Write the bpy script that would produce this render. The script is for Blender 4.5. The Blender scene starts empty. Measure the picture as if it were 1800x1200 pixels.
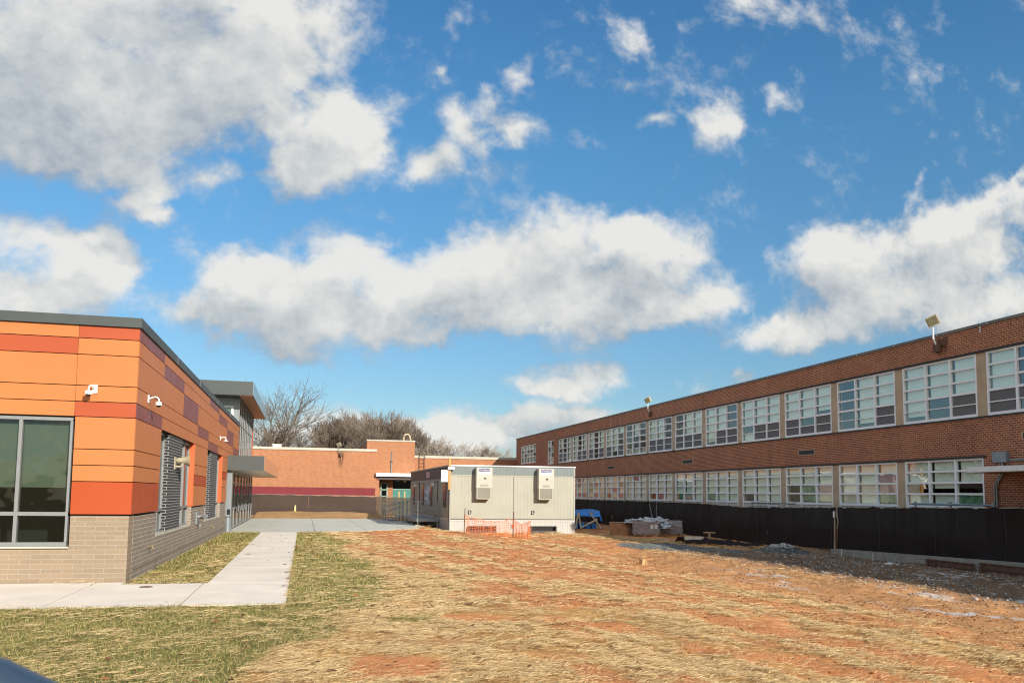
import bpy, math, random
import numpy as np
from mathutils import Vector, Matrix
random.seed(7)
rng = np.random.default_rng(11)
R = math.radians
C = bpy.context.scene.collection
scn = bpy.context.scene

# ------------------------------------------------------------------ camera
cam_d = bpy.data.cameras.new("camera")
cam = bpy.data.objects.new("camera", cam_d)
C.objects.link(cam)
cr, cu, cf = (0.96960628, -0.24437766, 0.01196768), (-0.03223459, -0.07910266, 0.99634517), (0.24253782, 0.96644831, 0.08457584)
cam.matrix_world = Matrix(((cr[0], cu[0], -cf[0], 0), (cr[1], cu[1], -cf[1], 0), (cr[2], cu[2], -cf[2], 2.0), (0, 0, 0, 1)))
cam_d.sensor_width = 36
cam_d.lens = 28.904
cam_d.shift_y = 0.0806
cam_d.clip_start = 0.05
cam_d.clip_end = 6000
cam_d.dof.use_dof = True
cam_d.dof.focus_distance = 26
cam_d.dof.aperture_fstop = 9
scn.cycles.filter_width = 1.15
scn.camera = cam

# ------------------------------------------------------------------ light
scn.view_settings.view_transform = 'Standard'
scn.view_settings.look = 'None'
scn.view_settings.exposure = 0.65
scn.view_settings.gamma = 1
SUN = Vector((0.40, -1.0, 0.44)).normalized()
sd = bpy.data.lights.new("sun", 'SUN')
sd.energy = 4.4
sd.angle = R(0.53)
sd.color = (1.0, 0.93, 0.82)
so = bpy.data.objects.new("sun", sd)
C.objects.link(so)
so.rotation_euler = SUN.to_track_quat('Z', 'Y').to_euler()

# ------------------------------------------------------------------ sky with clouds
CLOUDS = [(-0.261, 0.522, 0.198, 0.129, 0, 1.3), (-0.151, 0.539, 0.115, 0.091, 0, 1.0), (-0.32, 0.419, 0.132, 0.079, 0, 1.2), (-0.055, 0.553, 0.127, 0.108, 10, 1.1), (-0.172, 0.445, 0.081, 0.062, -10, 0.8), (-0.254, 0.377, 0.089, 0.032, 0, 0.6), (-0.105, 0.496, 0.071, 0.049, 0, 0.6), (-0.184, 0.351, 0.034, 0.032, -50, 0.7), (-0.206, 0.322, 0.039, 0.017, 25, 0.7), (-0.167, 0.316, 0.018, 0.011, 0, 0.7), (-0.131, 0.357, 0.037, 0.018, 20, 0.65), (-0.057, 0.424, 0.056, 0.034, 15, 0.62), (0.014, 0.408, 0.075, 0.047, 30, 1.15), (-0.022, 0.377, 0.053, 0.023, 15, 0.85), (0.03, 0.457, 0.041, 0.043, 40, 0.7), (0.05, 0.463, 0.035, 0.029, 0, 0.3), (0.126, 0.406, 0.054, 0.031, 20, 0.95), (0.172, 0.463, 0.041, 0.046, -20, 0.95), (0.099, 0.487, 0.039, 0.025, 50, 0.6), (0.254, 0.481, 0.048, 0.023, -5, 0.75), (0.539, 0.517, 0.061, 0.031, 55, 0.9), (0.651, 0.569, 0.03, 0.02, 0, 0.75), (0.684, 0.594, 0.024, 0.022, 0, 0.3), (0.4, 0.63, 0.035, 0.027, -30, 0.75), (0.603, 0.695, 0.101, 0.031, 0, 0.6), (0.488, 0.666, 0.07, 0.015, 0, 0.3), (0.268, 0.555, 0.036, 0.017, 50, 0.6), (0.148, 0.541, 0.009, 0.009, 0, 0.45), (0.445, 0.503, 0.034, 0.013, 10, 0.55), (0.347, 0.472, 0.026, 0.02, 0, 0.55), (-0.076, 0.235, 0.064, 0.044, 0, 1.1), (0.009, 0.255, 0.093, 0.059, 0, 1.2), (0.118, 0.249, 0.106, 0.061, 0, 1.3), (0.234, 0.272, 0.097, 0.07, 15, 1.3), (0.348, 0.319, 0.095, 0.069, 10, 1.3), (0.453, 0.336, 0.079, 0.045, 0, 1.2), (0.457, 0.251, 0.086, 0.046, 0, 1.2), (0.325, 0.238, 0.128, 0.046, 0, 1.1), (0.064, 0.196, 0.157, 0.036, 0, 1.0), (-0.137, 0.197, 0.059, 0.031, 0, 0.95), (0.549, 0.273, 0.043, 0.033, 0, 0.8), (-0.096, 0.261, 0.038, 0.027, 0, 0.7), (-0.041, 0.176, 0.071, 0.027, 0, 0.6), (-0.295, 0.271, 0.08, 0.036, -5, 1.1), (-0.239, 0.249, 0.044, 0.039, -20, 1.0), (-0.297, 0.212, 0.091, 0.032, 0, 1.1), (-0.208, 0.239, 0.03, 0.014, 20, 0.4), (0.719, 0.326, 0.111, 0.062, 22, 1.35), (0.848, 0.362, 0.147, 0.068, 20, 1.4), (0.992, 0.418, 0.136, 0.062, 25, 1.3), (0.778, 0.26, 0.17, 0.038, 18, 0.95), (0.644, 0.222, 0.098, 0.024, 12, 0.8), (1.007, 0.305, 0.115, 0.048, 10, 1.0), (0.933, 0.253, 0.091, 0.034, 0, 0.7), (0.876, 0.459, 0.048, 0.011, 42, 0.6), (1.037, 0.485, 0.054, 0.013, 30, 0.5), (0.326, 0.145, 0.077, 0.025, 6, 1.35), (0.273, 0.13, 0.041, 0.01, 0, 0.5), (0.215, 0.514, 0.023, 0.03, -30, 0.5), (0.058, 0.431, 0.049, 0.022, 60, 0.5), (0.169, 0.588, 0.022, 0.031, -20, 0.45), (0.324, 0.463, 0.024, 0.023, 0, 0.4), (0.251, 0.088, 0.14, 0.026, 0, 1.0), (0.326, 0.097, 0.084, 0.02, 0, 0.9), (0.041, 0.081, 0.087, 0.025, 0, 1.0), (0.15, 0.07, 0.077, 0.025, 0, 0.9), (0.215, 0.054, 0.174, 0.018, 0, 0.55), (-0.044, 0.061, 0.07, 0.024, 0, 0.8), (0.578, 0.163, 0.029, 0.007, 10, 0.6)]
W = bpy.data.worlds.new("World")
scn.world = W
W.use_nodes = True
try:
    W.cycles.sampling_method = 'MANUAL'
    W.cycles.sample_map_resolution = 512
except Exception:
    pass

class NT:
    def __init__(s, nt):
        s.t = nt; s.n = nt.nodes; s.l = nt.links
    def new(s, typ, **kw):
        x = s.n.new(typ)
        for k, v in kw.items():
            setattr(x, k, v)
        return x
    def put(s, sock, v):
        if isinstance(v, bpy.types.NodeSocket): s.l.new(v, sock)
        elif v is not None:
            if hasattr(sock.default_value, '__len__') and not hasattr(v, '__len__'): v = (v,) * len(sock.default_value)
            if hasattr(sock.default_value, '__len__') and len(sock.default_value) == 4 and len(v) == 3: v = (*v, 1)
            sock.default_value = v
    def m(s, op, a=None, b=None, c=None, clamp=False):
        x = s.n.new('ShaderNodeMath'); x.operation = op; x.use_clamp = clamp
        for i, v in enumerate((a, b, c)):
            if v is not None: s.put(x.inputs[i], v)
        return x.outputs[0]
    def vm(s, op, a=None, b=None, sc=None):
        x = s.n.new('ShaderNodeVectorMath'); x.operation = op
        if a is not None: s.put(x.inputs[0], a)
        if b is not None: s.put(x.inputs[1], b)
        if sc is not None: s.put(x.inputs['Scale'], sc)
        return x.outputs[1] if op in ('DOT_PRODUCT', 'LENGTH') else x.outputs[0]
    def noise(s, vec, scale, detail=4, rough=.5, dist=0, col=False):
        x = s.n.new('ShaderNodeTexNoise'); s.put(x.inputs['Vector'], vec)
        x.inputs['Scale'].default_value = scale; x.inputs['Detail'].default_value = detail
        x.inputs['Roughness'].default_value = rough; x.inputs['Distortion'].default_value = dist
        return x.outputs['Color'] if col else x.outputs[0]
    def mix(s, f, a, b, mode='MIX'):
        x = s.n.new('ShaderNodeMix'); x.data_type = 'RGBA'; x.blend_type = mode
        s.put(x.inputs[0], f); s.put(x.inputs[6], a); s.put(x.inputs[7], b)
        return x.outputs[2]
    def sstep(s, v, a, b, lo=0., hi=1.):
        x = s.n.new('ShaderNodeMapRange'); x.interpolation_type = 'SMOOTHSTEP'
        s.put(x.inputs[0], v)
        for i, q in enumerate((a, b, lo, hi)): x.inputs[i + 1].default_value = q
        return x.outputs[0]
    def ramp(s, v, pts):
        x = s.n.new('ShaderNodeValToRGB'); s.put(x.inputs[0], v)
        e = x.color_ramp.elements
        while len(e) < len(pts): e.new(.5)
        for q, (p, c) in zip(e, pts): q.position = p; q.color = (*c, 1)
        return x.outputs[0]

grp = bpy.data.node_groups.new("cloud_field", 'ShaderNodeTree')
grp.interface.new_socket("P", in_out='INPUT', socket_type='NodeSocketVector')
grp.interface.new_socket("D", in_out='OUTPUT', socket_type='NodeSocketFloat')
g = NT(grp)
gi = g.new('NodeGroupInput'); go = g.new('NodeGroupOutput')
P0 = gi.outputs[0]
wa = g.vm('SCALE', g.vm('SUBTRACT', g.noise(P0, 5.5, 4, .6, col=True), (.5, .5, .5)), sc=.085)
wb = g.vm('SCALE', g.vm('SUBTRACT', g.noise(P0, 19, 3, .6, col=True), (.5, .5, .5)), sc=.045)
Pw = g.vm('ADD', g.vm('ADD', P0, wa), wb)
Pw = g.vm('MULTIPLY', Pw, (1, 1, 0))
acc = None
for (u, v, ru, rv, a, w) in CLOUDS:
    mp = g.new('ShaderNodeMapping', vector_type='TEXTURE')
    g.put(mp.inputs[0], Pw)
    mp.inputs['Location'].default_value = (u, v, 0)
    mp.inputs['Rotation'].default_value = (0, 0, R(a))
    mp.inputs['Scale'].default_value = (ru * 1.32, rv * 1.32, 1)
    gr = g.new('ShaderNodeTexGradient', gradient_type='SPHERICAL')
    g.l.new(mp.outputs[0], gr.inputs[0])
    acc = g.m('MULTIPLY_ADD', gr.outputs['Fac'], w, 0.0 if acc is None else acc)
fb = g.noise(g.vm('MULTIPLY', P0, (1, 1.25, 1)), 6.5, 12, .64, .3)
fb2 = g.noise(P0, 30, 8, .6, .2)
D = g.m('MINIMUM', acc, 1.0)
D = g.m('ADD', D, g.m('MULTIPLY_ADD', fb, 2.1, -1.05))
D = g.m('ADD', D, g.m('MULTIPLY_ADD', fb2, 1.0, -.5))
g.l.new(g.m('SUBTRACT', D, .30), go.inputs[0])

w = NT(W.node_tree)
W.node_tree.nodes.clear()
tc = w.new('ShaderNodeTexCoord')
nrm = tc.outputs['Generated']
sp = w.new('ShaderNodeSeparateXYZ'); w.l.new(nrm, sp.inputs[0])
ay = w.m('MAXIMUM', w.m('ABSOLUTE', sp.outputs[1]), .02)
cb = w.new('ShaderNodeCombineXYZ')
w.l.new(w.m('DIVIDE', sp.outputs[0], ay), cb.inputs[0])
w.l.new(w.m('DIVIDE', sp.outputs[2], ay), cb.inputs[1])
UV = cb.outputs[0]
def field(v):
    x = w.new('ShaderNodeGroup'); x.node_tree = grp
    w.l.new(v, x.inputs[0]); return x.outputs[0]
d0 = field(UV)
d1 = field(w.vm('ADD', UV, (.022, .055, 0)))
mask = w.sstep(d0, -.27, .60)
lit = w.m('MULTIPLY_ADD', w.m('SUBTRACT', d0, d1), .62, .62)
thick = w.sstep(d0, .35, 1.3)
lit = w.m('SUBTRACT', lit, w.m('MULTIPLY', thick, .10))
lowf = w.noise(UV, 3.6, 5, .55)
lit = w.m('ADD', lit, w.m('MULTIPLY_ADD', lowf, 1.3, -.65), clamp=True)
ccol = w.ramp(lit, [(0.12, (.40, .46, .53)), (.45, (.62, .66, .69)), (.75, (.82, .83, .81)), (1, (.97, .96, .92))])
sky = w.new('ShaderNodeTexSky', sky_type='NISHITA')
sky.sun_disc = False
sky.sun_elevation = math.asin(SUN.z)
sky.sun_rotation = math.atan2(SUN.x, SUN.y)
sky.altitude = 100
sky.air_density = 1.0; sky.dust_density = 0.6; sky.ozone_density = 1.6
zz = sp.outputs[2]
skyc = w.mix(1.0, sky.outputs[0], w.ramp(zz, [(0, (.54, .60, .66)), (.12, (.48, .64, .73)), (.4, (.45, .84, .99)), (.62, (.34, .76, 1.02))]), 'MULTIPLY')
above = w.sstep(sp.outputs[2], -.01, .03)
mask = w.m('MULTIPLY', mask, above)
mask = w.m('MULTIPLY', mask, .96)
fill_clouds = w.sstep(w.noise(nrm, 2.6, 9, .6, .4), .47, .60)  # invented clouds beside, behind and overhead, added as fill light
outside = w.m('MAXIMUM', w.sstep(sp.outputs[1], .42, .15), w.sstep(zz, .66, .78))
mask = w.m('MAXIMUM', mask, w.m('MULTIPLY', w.m('MULTIPLY', fill_clouds, outside), w.sstep(zz, .02, .12)))
ccol = w.mix(1.0, ccol, w.mix(outside, (1, 1, 1), (2.5, 2.4, 2.25)), 'MULTIPLY')  # unseen added clouds boosted to lift the shaded walls and ground
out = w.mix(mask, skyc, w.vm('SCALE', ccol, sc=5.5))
bg = w.new('ShaderNodeBackground')
bg.inputs['Strength'].default_value = 0.1
w.l.new(out, bg.inputs['Color'])
wo = w.new('ShaderNodeOutputWorld')
w.l.new(bg.outputs[0], wo.inputs[0])

# ------------------------------------------------------------------ mesh helpers
BASE = {}
class MB:
    def __init__(s):
        s.v = []; s.f = []; s.mi = []; s.cur = 0
    def quad(s, a, b, c, d, mi=None):
        n = len(s.v); s.v += [tuple(a), tuple(b), tuple(c), tuple(d)]
        s.f.append((n, n + 1, n + 2, n + 3)); s.mi.append(s.cur if mi is None else mi)
    def poly(s, pts, mi=None):
        n = len(s.v); s.v += [tuple(p) for p in pts]
        s.f.append(tuple(range(n, n + len(pts)))); s.mi.append(s.cur if mi is None else mi)
    def hexa(s, p, mi=None):
        n = len(s.v); s.v += [tuple(q) for q in p]
        for f in ((0, 3, 2, 1), (4, 5, 6, 7), (0, 1, 5, 4), (1, 2, 6, 5), (2, 3, 7, 6), (3, 0, 4, 7)):
            s.f.append(tuple(n + i for i in f)); s.mi.append(s.cur if mi is None else mi)
    def box(s, x0, x1, y0, y1, z0, z1, mi=None):
        x0, x1 = min(x0, x1), max(x0, x1); y0, y1 = min(y0, y1), max(y0, y1); z0, z1 = min(z0, z1), max(z0, z1)
        s.hexa([(x0, y0, z0), (x1, y0, z0), (x1, y1, z0), (x0, y1, z0), (x0, y0, z1), (x1, y0, z1), (x1, y1, z1), (x0, y1, z1)], mi)
    def rbox(s, c, size, ang=0, tilt=0, mi=None, axis='X'):
        M = Matrix.Translation(c) @ Matrix.Rotation(ang, 4, 'Z') @ Matrix.Rotation(tilt, 4, axis)
        hx, hy, hz = (q / 2 for q in size)
        s.hexa([M @ Vector(p) for p in ((-hx, -hy, -hz), (hx, -hy, -hz), (hx, hy, -hz), (-hx, hy, -hz), (-hx, -hy, hz), (hx, -hy, hz), (hx, hy, hz), (-hx, hy, hz))], mi)
    def tube(s, pts, rad, n=8, mi=None, cap=True):
        pts = [Vector(p) for p in pts]
        rad = rad if hasattr(rad, '__len__') else [rad] * len(pts)
        rings = []
        for i, p in enumerate(pts):
            d = (pts[min(i + 1, len(pts) - 1)] - pts[max(i - 1, 0)])
            d = d.normalized() if d.length > 1e-9 else Vector((0, 0, 1))
            a = d.cross(Vector((0, 0, 1)) if abs(d.z) < .9 else Vector((1, 0, 0))).normalized()
            b = d.cross(a)
            base = len(s.v)
            for k in range(n):
                t = 2 * math.pi * k / n
                s.v.append(tuple(p + (a * math.cos(t) + b * math.sin(t)) * rad[i]))
            rings.append(base)
        m_ = s.cur if mi is None else mi
        for q, w_ in zip(rings, rings[1:]):
            for k in range(n):
                k2 = (k + 1) % n
                s.f.append((q + k, q + k2, w_ + k2, w_ + k)); s.mi.append(m_)
        if cap:
            s.f.append(tuple(rings[0] + k for k in range(n))[::-1]); s.mi.append(m_)
            s.f.append(tuple(rings[-1] + k for k in range(n))); s.mi.append(m_)
    def grid(s, fn, nu, nv, mi=None):
        b = len(s.v)
        for j in range(nv + 1):
            for i in range(nu + 1):
                s.v.append(tuple(fn(i / nu, j / nv)))
        m_ = s.cur if mi is None else mi
        for j in range(nv):
            for i in range(nu):
                a = b + j * (nu + 1) + i
                s.f.append((a, a + 1, a + nu + 2, a + nu + 1)); s.mi.append(m_)
    def build(s, name, mats, parent=None, base=None, smooth=False, bevel=0):
        base = Vector(base if base is not None else (BASE[parent] if parent is not None else (0, 0, 0)))
        me = bpy.data.meshes.new(name)
        me.from_pydata([tuple(Vector(v) - base) for v in s.v], [], s.f)
        mats = mats if isinstance(mats, (list, tuple)) else [mats]
        for m_ in mats: me.materials.append(m_)
        if len(mats) > 1: me.polygons.foreach_set('material_index', s.mi)
        if smooth:
            me.polygons.foreach_set('use_smooth', [True] * len(me.polygons))
            try: me.set_sharp_from_angle(angle=R(40))
            except Exception: pass
        me.update()
        o = bpy.data.objects.new(name, me)
        C.objects.link(o)
        BASE[o] = base
        if parent is not None: o.parent = parent
        else: o.location = base
        if bevel:
            b = o.modifiers.new("bevel", 'BEVEL'); b.width = bevel; b.segments = 2; b.limit_method = 'ANGLE'
        return o
def tag(o, label=None, cat=None, group=None, kind=None):
    for k, v in (('label', label), ('category', cat), ('group', group), ('kind', kind)):
        if v: o[k] = v
    return o
def thing(name, loc, label, cat, group=None):
    o = bpy.data.objects.new(name, None)
    C.objects.link(o); o.location = loc; o.empty_display_size = .2
    BASE[o] = Vector(loc)
    return tag(o, label, cat, group)
def children(o): return [c for c in bpy.data.objects if c.parent == o]
def copy_tree(o, parent=None):
    c = o.copy(); C.objects.link(c)
    if parent is not None: c.parent = parent
    BASE[c] = BASE[o]
    for ch in children(o): copy_tree(ch, c)
    return c
def textmesh(body, size, mat, parent, M, name='lettering', align='CENTER'):
    cu_ = bpy.data.curves.new("t", 'FONT'); cu_.body = body; cu_.size = size; cu_.align_x = align; cu_.align_y = 'CENTER'
    cu_.extrude = .002
    to = bpy.data.objects.new("t", cu_); C.objects.link(to)
    dg = bpy.context.evaluated_depsgraph_get(); dg.update()
    me = bpy.data.meshes.new_from_object(to.evaluated_get(dg))
    bpy.data.objects.remove(to)
    me.transform(Matrix.Translation(-BASE[parent]) @ M)
    me.materials.clear(); me.materials.append(mat)
    o = bpy.data.objects.new(name, me); C.objects.link(o); o.parent = parent; BASE[o] = BASE[parent]
    return o

# ------------------------------------------------------------------ materials
def mat(name, col, rough=.7, metal=0, var=.12, vs=3, bump=0, bs=60, spec=.5, stain=None):
    m_ = bpy.data.materials.new(name); m_.use_nodes = True
    n = NT(m_.node_tree); b = n.n['Principled BSDF']
    geo = n.new('ShaderNodeNewGeometry'); pos = geo.outputs['Position']
    c = col
    if var:
        f = n.noise(pos, vs, 6, .6)
        lo = tuple(q * (1 - var) for q in col); hi = tuple(min(1, q * (1 + var)) for q in col)
        c = n.ramp(f, [(.3, lo), (.7, hi)])
    if stain:
        sc, amt, scol = stain
        f2 = n.sstep(n.noise(n.vm('MULTIPLY', pos, (1, 1, .25)), sc, 5, .65), .52, .75)
        c = n.mix(n.m('MULTIPLY', f2, amt), c, scol)
    n.put(b.inputs['Base Color'], c)
    b.inputs['Roughness'].default_value = rough; b.inputs['Metallic'].default_value = metal
    b.inputs['Specular IOR Level'].default_value = spec
    if var: n.put(b.inputs['Roughness'], n.m('MULTIPLY_ADD', n.noise(pos, vs * 4, 4), .25, rough - .12, clamp=True))
    if bump:
        bp = n.new('ShaderNodeBump'); bp.inputs['Strength'].default_value = bump; bp.inputs['Distance'].default_value = .02
        n.l.new(n.noise(pos, bs, 5, .6), bp.inputs['Height']); n.l.new(bp.outputs[0], b.inputs['Normal'])
    return m_
def brick(name, c1, c2, mortar, bw=.215, bh=.075, ms=.010, var=.25, offset=.5, streak=.25, squash=None, bump=.5, vertical=None):
    m_ = bpy.data.materials.new(name); m_.use_nodes = True
    n = NT(m_.node_tree); b = n.n['Principled BSDF']
    geo = n.new('ShaderNodeNewGeometry'); pos = geo.outputs['Position']
    s_ = n.new('ShaderNodeSeparateXYZ'); n.l.new(pos, s_.inputs[0])
    cb_ = n.new('ShaderNodeCombineXYZ')
    n.l.new(n.m('ADD', s_.outputs[0], s_.outputs[1]), cb_.inputs[0]); n.l.new(s_.outputs[2], cb_.inputs[1])
    t = n.new('ShaderNodeTexBrick'); n.l.new(cb_.outputs[0], t.inputs['Vector'])
    t.inputs['Color1'].default_value = (*c1, 1); t.inputs['Color2'].default_value = (*c2, 1); t.inputs['Mortar'].default_value = (*mortar, 1)
    t.inputs['Scale'].default_value = 1; t.inputs['Mortar Size'].default_value = ms / 2; t.inputs['Mortar Smooth'].default_value = .2
    t.inputs['Brick Width'].default_value = bw; t.inputs['Row Height'].default_value = bh; t.offset = offset
    c = t.outputs['Color']
    big = n.noise(n.vm('MULTIPLY', pos, (1, 1, .35)), .8, 6, .6)
    c = n.mix(1, c, n.ramp(big, [(.25, (1 - var,) * 3), (.75, (1 + var * .4,) * 3)]), 'MULTIPLY')
    sm = n.noise(pos, 30, 3, .6)
    c = n.mix(1, c, n.ramp(sm, [(.2, (.82,) * 3), (.8, (1.15,) * 3)]), 'MULTIPLY')
    st = n.sstep(n.noise(n.vm('MULTIPLY', pos, (1.6, 1.6, .12)), 1.4, 5, .6), .56, .78)
    c = n.mix(n.m('MULTIPLY', st, streak), c, tuple(q * .45 for q in c1))
    n.put(b.inputs['Base Color'], c); b.inputs['Roughness'].default_value = .85
    b.inputs['Specular IOR Level'].default_value = .25
    bp = n.new('ShaderNodeBump'); bp.inputs['Strength'].default_value = bump; bp.inputs['Distance'].default_value = .008
    n.l.new(n.m('MULTIPLY_ADD', sm, .4, n.m('SUBTRACT', 1, t.outputs['Fac'])), bp.inputs['Height']); n.l.new(bp.outputs[0], b.inputs['Normal'])
    return m_
def glass(name, tint=(.8, .86, .84), base=.06, dark=None, wave=.0, fk=1.0):
    m_ = bpy.data.materials.new(name); m_.use_nodes = True
    n = NT(m_.node_tree); n.n.clear()
    o = n.new('ShaderNodeOutputMaterial')
    gl = n.new('ShaderNodeBsdfGlossy'); gl.inputs['Roughness'].default_value = .012
    tr = n.new('ShaderNodeBsdfTransparent'); tr.inputs[0].default_value = (*tint, 1)
    fr = n.new('ShaderNodeFresnel'); fr.inputs[0].default_value = 1.5
    if wave:
        geo = n.new('ShaderNodeNewGeometry')
        bp = n.new('ShaderNodeBump'); bp.inputs['Strength'].default_value = wave; bp.inputs['Distance'].default_value = .02
        n.l.new(n.noise(geo.outputs['Position'], 1.6, 2, .4), bp.inputs['Height'])
        n.l.new(bp.outputs[0], gl.inputs['Normal'])
    mx = n.new('ShaderNodeMixShader')
    n.l.new(n.m('MULTIPLY_ADD', fr.outputs[0], fk, base, clamp=True), mx.inputs[0])
    n.l.new(tr.outputs[0], mx.inputs[1]); n.l.new(gl.outputs[0], mx.inputs[2]); n.l.new(mx.outputs[0], o.inputs[0])
    return m_
def fabric(name, col, alpha, var=.15):
    m_ = bpy.data.materials.new(name); m_.use_nodes = True
    n = NT(m_.node_tree); b = n.n['Principled BSDF']; o = n.n['Material Output']
    geo = n.new('ShaderNodeNewGeometry'); pos = geo.outputs['Position']
    f = n.noise(n.vm('MULTIPLY', pos, (.6, .6, 3.5)), 2.5, 5, .6)
    n.put(b.inputs['Base Color'], n.ramp(f, [(.3, tuple(q * (1 - var) for q in col)), (.7, tuple(q * (1 + var) for q in col))]))
    b.inputs['Roughness'].default_value = .8; b.inputs['Specular IOR Level'].default_value = .2
    wv = n.noise(n.vm('MULTIPLY', pos, (60, 60, 240)), 1, 2)
    bp = n.new('ShaderNodeBump'); bp.inputs['Strength'].default_value = .3; bp.inputs['Distance'].default_value = .01
    n.l.new(wv, bp.inputs['Height']); n.l.new(bp.outputs[0], b.inputs['Normal'])
    if alpha < 1:
        tr = n.new('ShaderNodeBsdfTransparent'); mx = n.new('ShaderNodeMixShader')
        mx.inputs[0].default_value = alpha
        n.l.new(tr.outputs[0], mx.inputs[1]); n.l.new(b.outputs[0], mx.inputs[2]); n.l.new(mx.outputs[0], o.inputs[0])
    return m_
def attrmat(name, rough=.9, sheen=0, trans=0, k=1.0, detail=False):
    m_ = bpy.data.materials.new(name); m_.use_nodes = True
    n = NT(m_.node_tree); b = n.n['Principled BSDF']
    a = n.new('ShaderNodeAttribute'); a.attribute_name = 'Col'
    c = a.outputs['Color']
    if detail:
        geo = n.new('ShaderNodeNewGeometry'); pos = geo.outputs['Position']
        f1 = n.noise(pos, 1.3, 8, .68); f2 = n.noise(pos, 22, 5, .7)
        mp = n.new('ShaderNodeMapping'); mp.inputs['Rotation'].default_value = (0, 0, .3); mp.inputs['Scale'].default_value = (9, 60, 9)
        n.l.new(pos, mp.inputs[0]); f3 = n.noise(mp.outputs[0], 1, 4, .6)
        mp2 = n.new('ShaderNodeMapping'); mp2.inputs['Rotation'].default_value = (0, 0, -.7); mp2.inputs['Scale'].default_value = (8, 50, 9)
        n.l.new(pos, mp2.inputs[0]); f4 = n.noise(mp2.outputs[0], 1, 4, .6)
        ff = n.m('MAXIMUM', f3, f4)
        c = n.mix(1, c, n.ramp(f1, [(.3, (.78, .76, .74)), (.7, (1.18, 1.18, 1.18))]), 'MULTIPLY')
        c = n.mix(1, c, n.ramp(f2, [(.3, (.74, .71, .68)), (.6, (1.12, 1.12, 1.12))]), 'MULTIPLY')
        c = n.mix(a.outputs['Alpha'], c, n.mix(1, c, n.ramp(ff, [(.40, (.85, .82, .78)), (.64, (1.12, 1.1, 1.05))]), 'MULTIPLY'))
        bp = n.new('ShaderNodeBump'); bp.inputs['Strength'].default_value = .9; bp.inputs['Distance'].default_value = .05
        n.l.new(n.m('ADD', n.m('MULTIPLY', f2, .8), n.m('MULTIPLY', ff, .25)), bp.inputs['Height']); n.l.new(bp.outputs[0], b.inputs['Normal'])
    n.put(b.inputs['Base Color'], c); b.inputs['Roughness'].default_value = rough
    b.inputs['Specular IOR Level'].default_value = .15
    return m_
M = {}
M['seam'] = mat('dark_seam', (.035, .032, .03), .8, 0, 0)
M['cap'] = mat('grey_metal_fascia', (.050, .058, .056), .5, .0, .06, 2, spec=.4)
M['orange'] = mat('orange_panel', (.44, .150, .048), .5, 0, .04, .5, spec=.22)
M['red'] = mat('red_orange_panel', (.34, .068, .026), .5, 0, .04, .5, spec=.22)
M['deep'] = mat('deep_red_panel', (.34, .058, .015), .5, 0, .04, .5, spec=.22)
M['purple'] = mat('plum_panel', (.20, .052, .042), .45, 0, .05, .5, spec=.35)
M['jamb'] = mat('bright_orange_jamb', (.62, .10, .028), .4, 0, .04, 1)
M['joint'] = mat('dark_joint', (.02, .017, .015), .9, 0, 0)
M['tan_block'] = brick('tan_masonry', (.235, .175, .120), (.27, .20, .135), (.33, .30, .26), .41, .1, .009, .10, streak=.12, bump=.3)
M['tan_side'] = brick('tan_brick_side', (.25, .20, .155), (.205, .16, .125), (.42, .39, .34), .305, .1, .013, .10, streak=.1, bump=.4)
M['pier'] = brick('dark_glazed_brick', (.022, .024, .026), (.03, .032, .034), (.34, .335, .32), .2, .080, .015, .1, streak=0, bump=.4)
M['alu'] = mat('aluminium_frame', (.22, .225, .225), .4, .3, .04, 4)
M['alu_dark'] = mat('grey_aluminium', (.20, .225, .235), .4, .3, .05, 4)
M['white'] = mat('white_paint', (.70, .70, .68), .5, 0, .07, 4, stain=(3, .25, (.35, .33, .30)))
M['winwhite'] = mat('white_window_paint', (.78, .78, .78), .45, 0, .05, 3)
M['whiteplastic'] = mat('white_plastic', (.75, .75, .73), .35, 0, .04, 6)
M['darkplastic'] = mat('dark_dome', (.02, .022, .025), .22, 0, 0, spec=.3)
M['glass'] = glass('window_glass', (.88, .94, .90), .0, fk=.22, wave=.12)
M['glass_dark'] = glass('tinted_glass', (.58, .66, .60), .06, wave=.7, fk=.6)
M['shade_green'] = mat('green_roller_shade', (.125, .145, .115), .9, 0, .05, 1)
M['interior'] = mat('dark_interior', (.018, .018, .018), .9, 0, .3, 1)
M['interior2'] = mat('dim_room_wall', (.045, .045, .042), .9, 0, .5, .8)
M['blind'] = mat('pale_blind', (.76, .80, .70), .85, 0, .05, 2)
M['blind_warm'] = mat('cream_blind', (.52, .50, .42), .85, 0, .06, 2)
M['grey_screen'] = mat('insect_screen', (.13, .13, .13), .9, 0, .1, 3)
M['brick_red'] = brick('brown_red_brick', (.33, .110, .055), (.20, .066, .036), (.60, .36, .22), .215, .080, .020, .2, streak=.25)
M['brick_org'] = brick('orange_brick', (.37, .150, .068), (.29, .108, .048), (.46, .29, .18), .215, .078, .014, .12, streak=.18)
M['maroon'] = brick('maroon_painted_brick', (.20, .034, .040), (.17, .029, .035), (.155, .027, .032), .215, .078, .010, .1, streak=.1)
M['lintel'] = mat('dark_steel_lintel', (.035, .038, .036), .7, .2, .1, 2)
M['pilaster'] = mat('tan_concrete_pilaster', (.44, .33, .22), .9, 0, .16, 1.5, bump=.3, stain=(1.2, .5, (.18, .13, .09)))
M['coping'] = mat('grey_coping', (.16, .15, .14), .7, .1, .2, 1.5)
M['stonecap'] = mat('cream_stone_coping', (.40, .38, .31), .8, 0, .12, 1.5)
M['soffit'] = mat('wood_soffit', (.48, .19, .06), .45, 0, .12, 4)
M['soffit_l'] = mat('metal_soffit', (.55, .50, .40), .3, .6, .1, 2)
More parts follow.
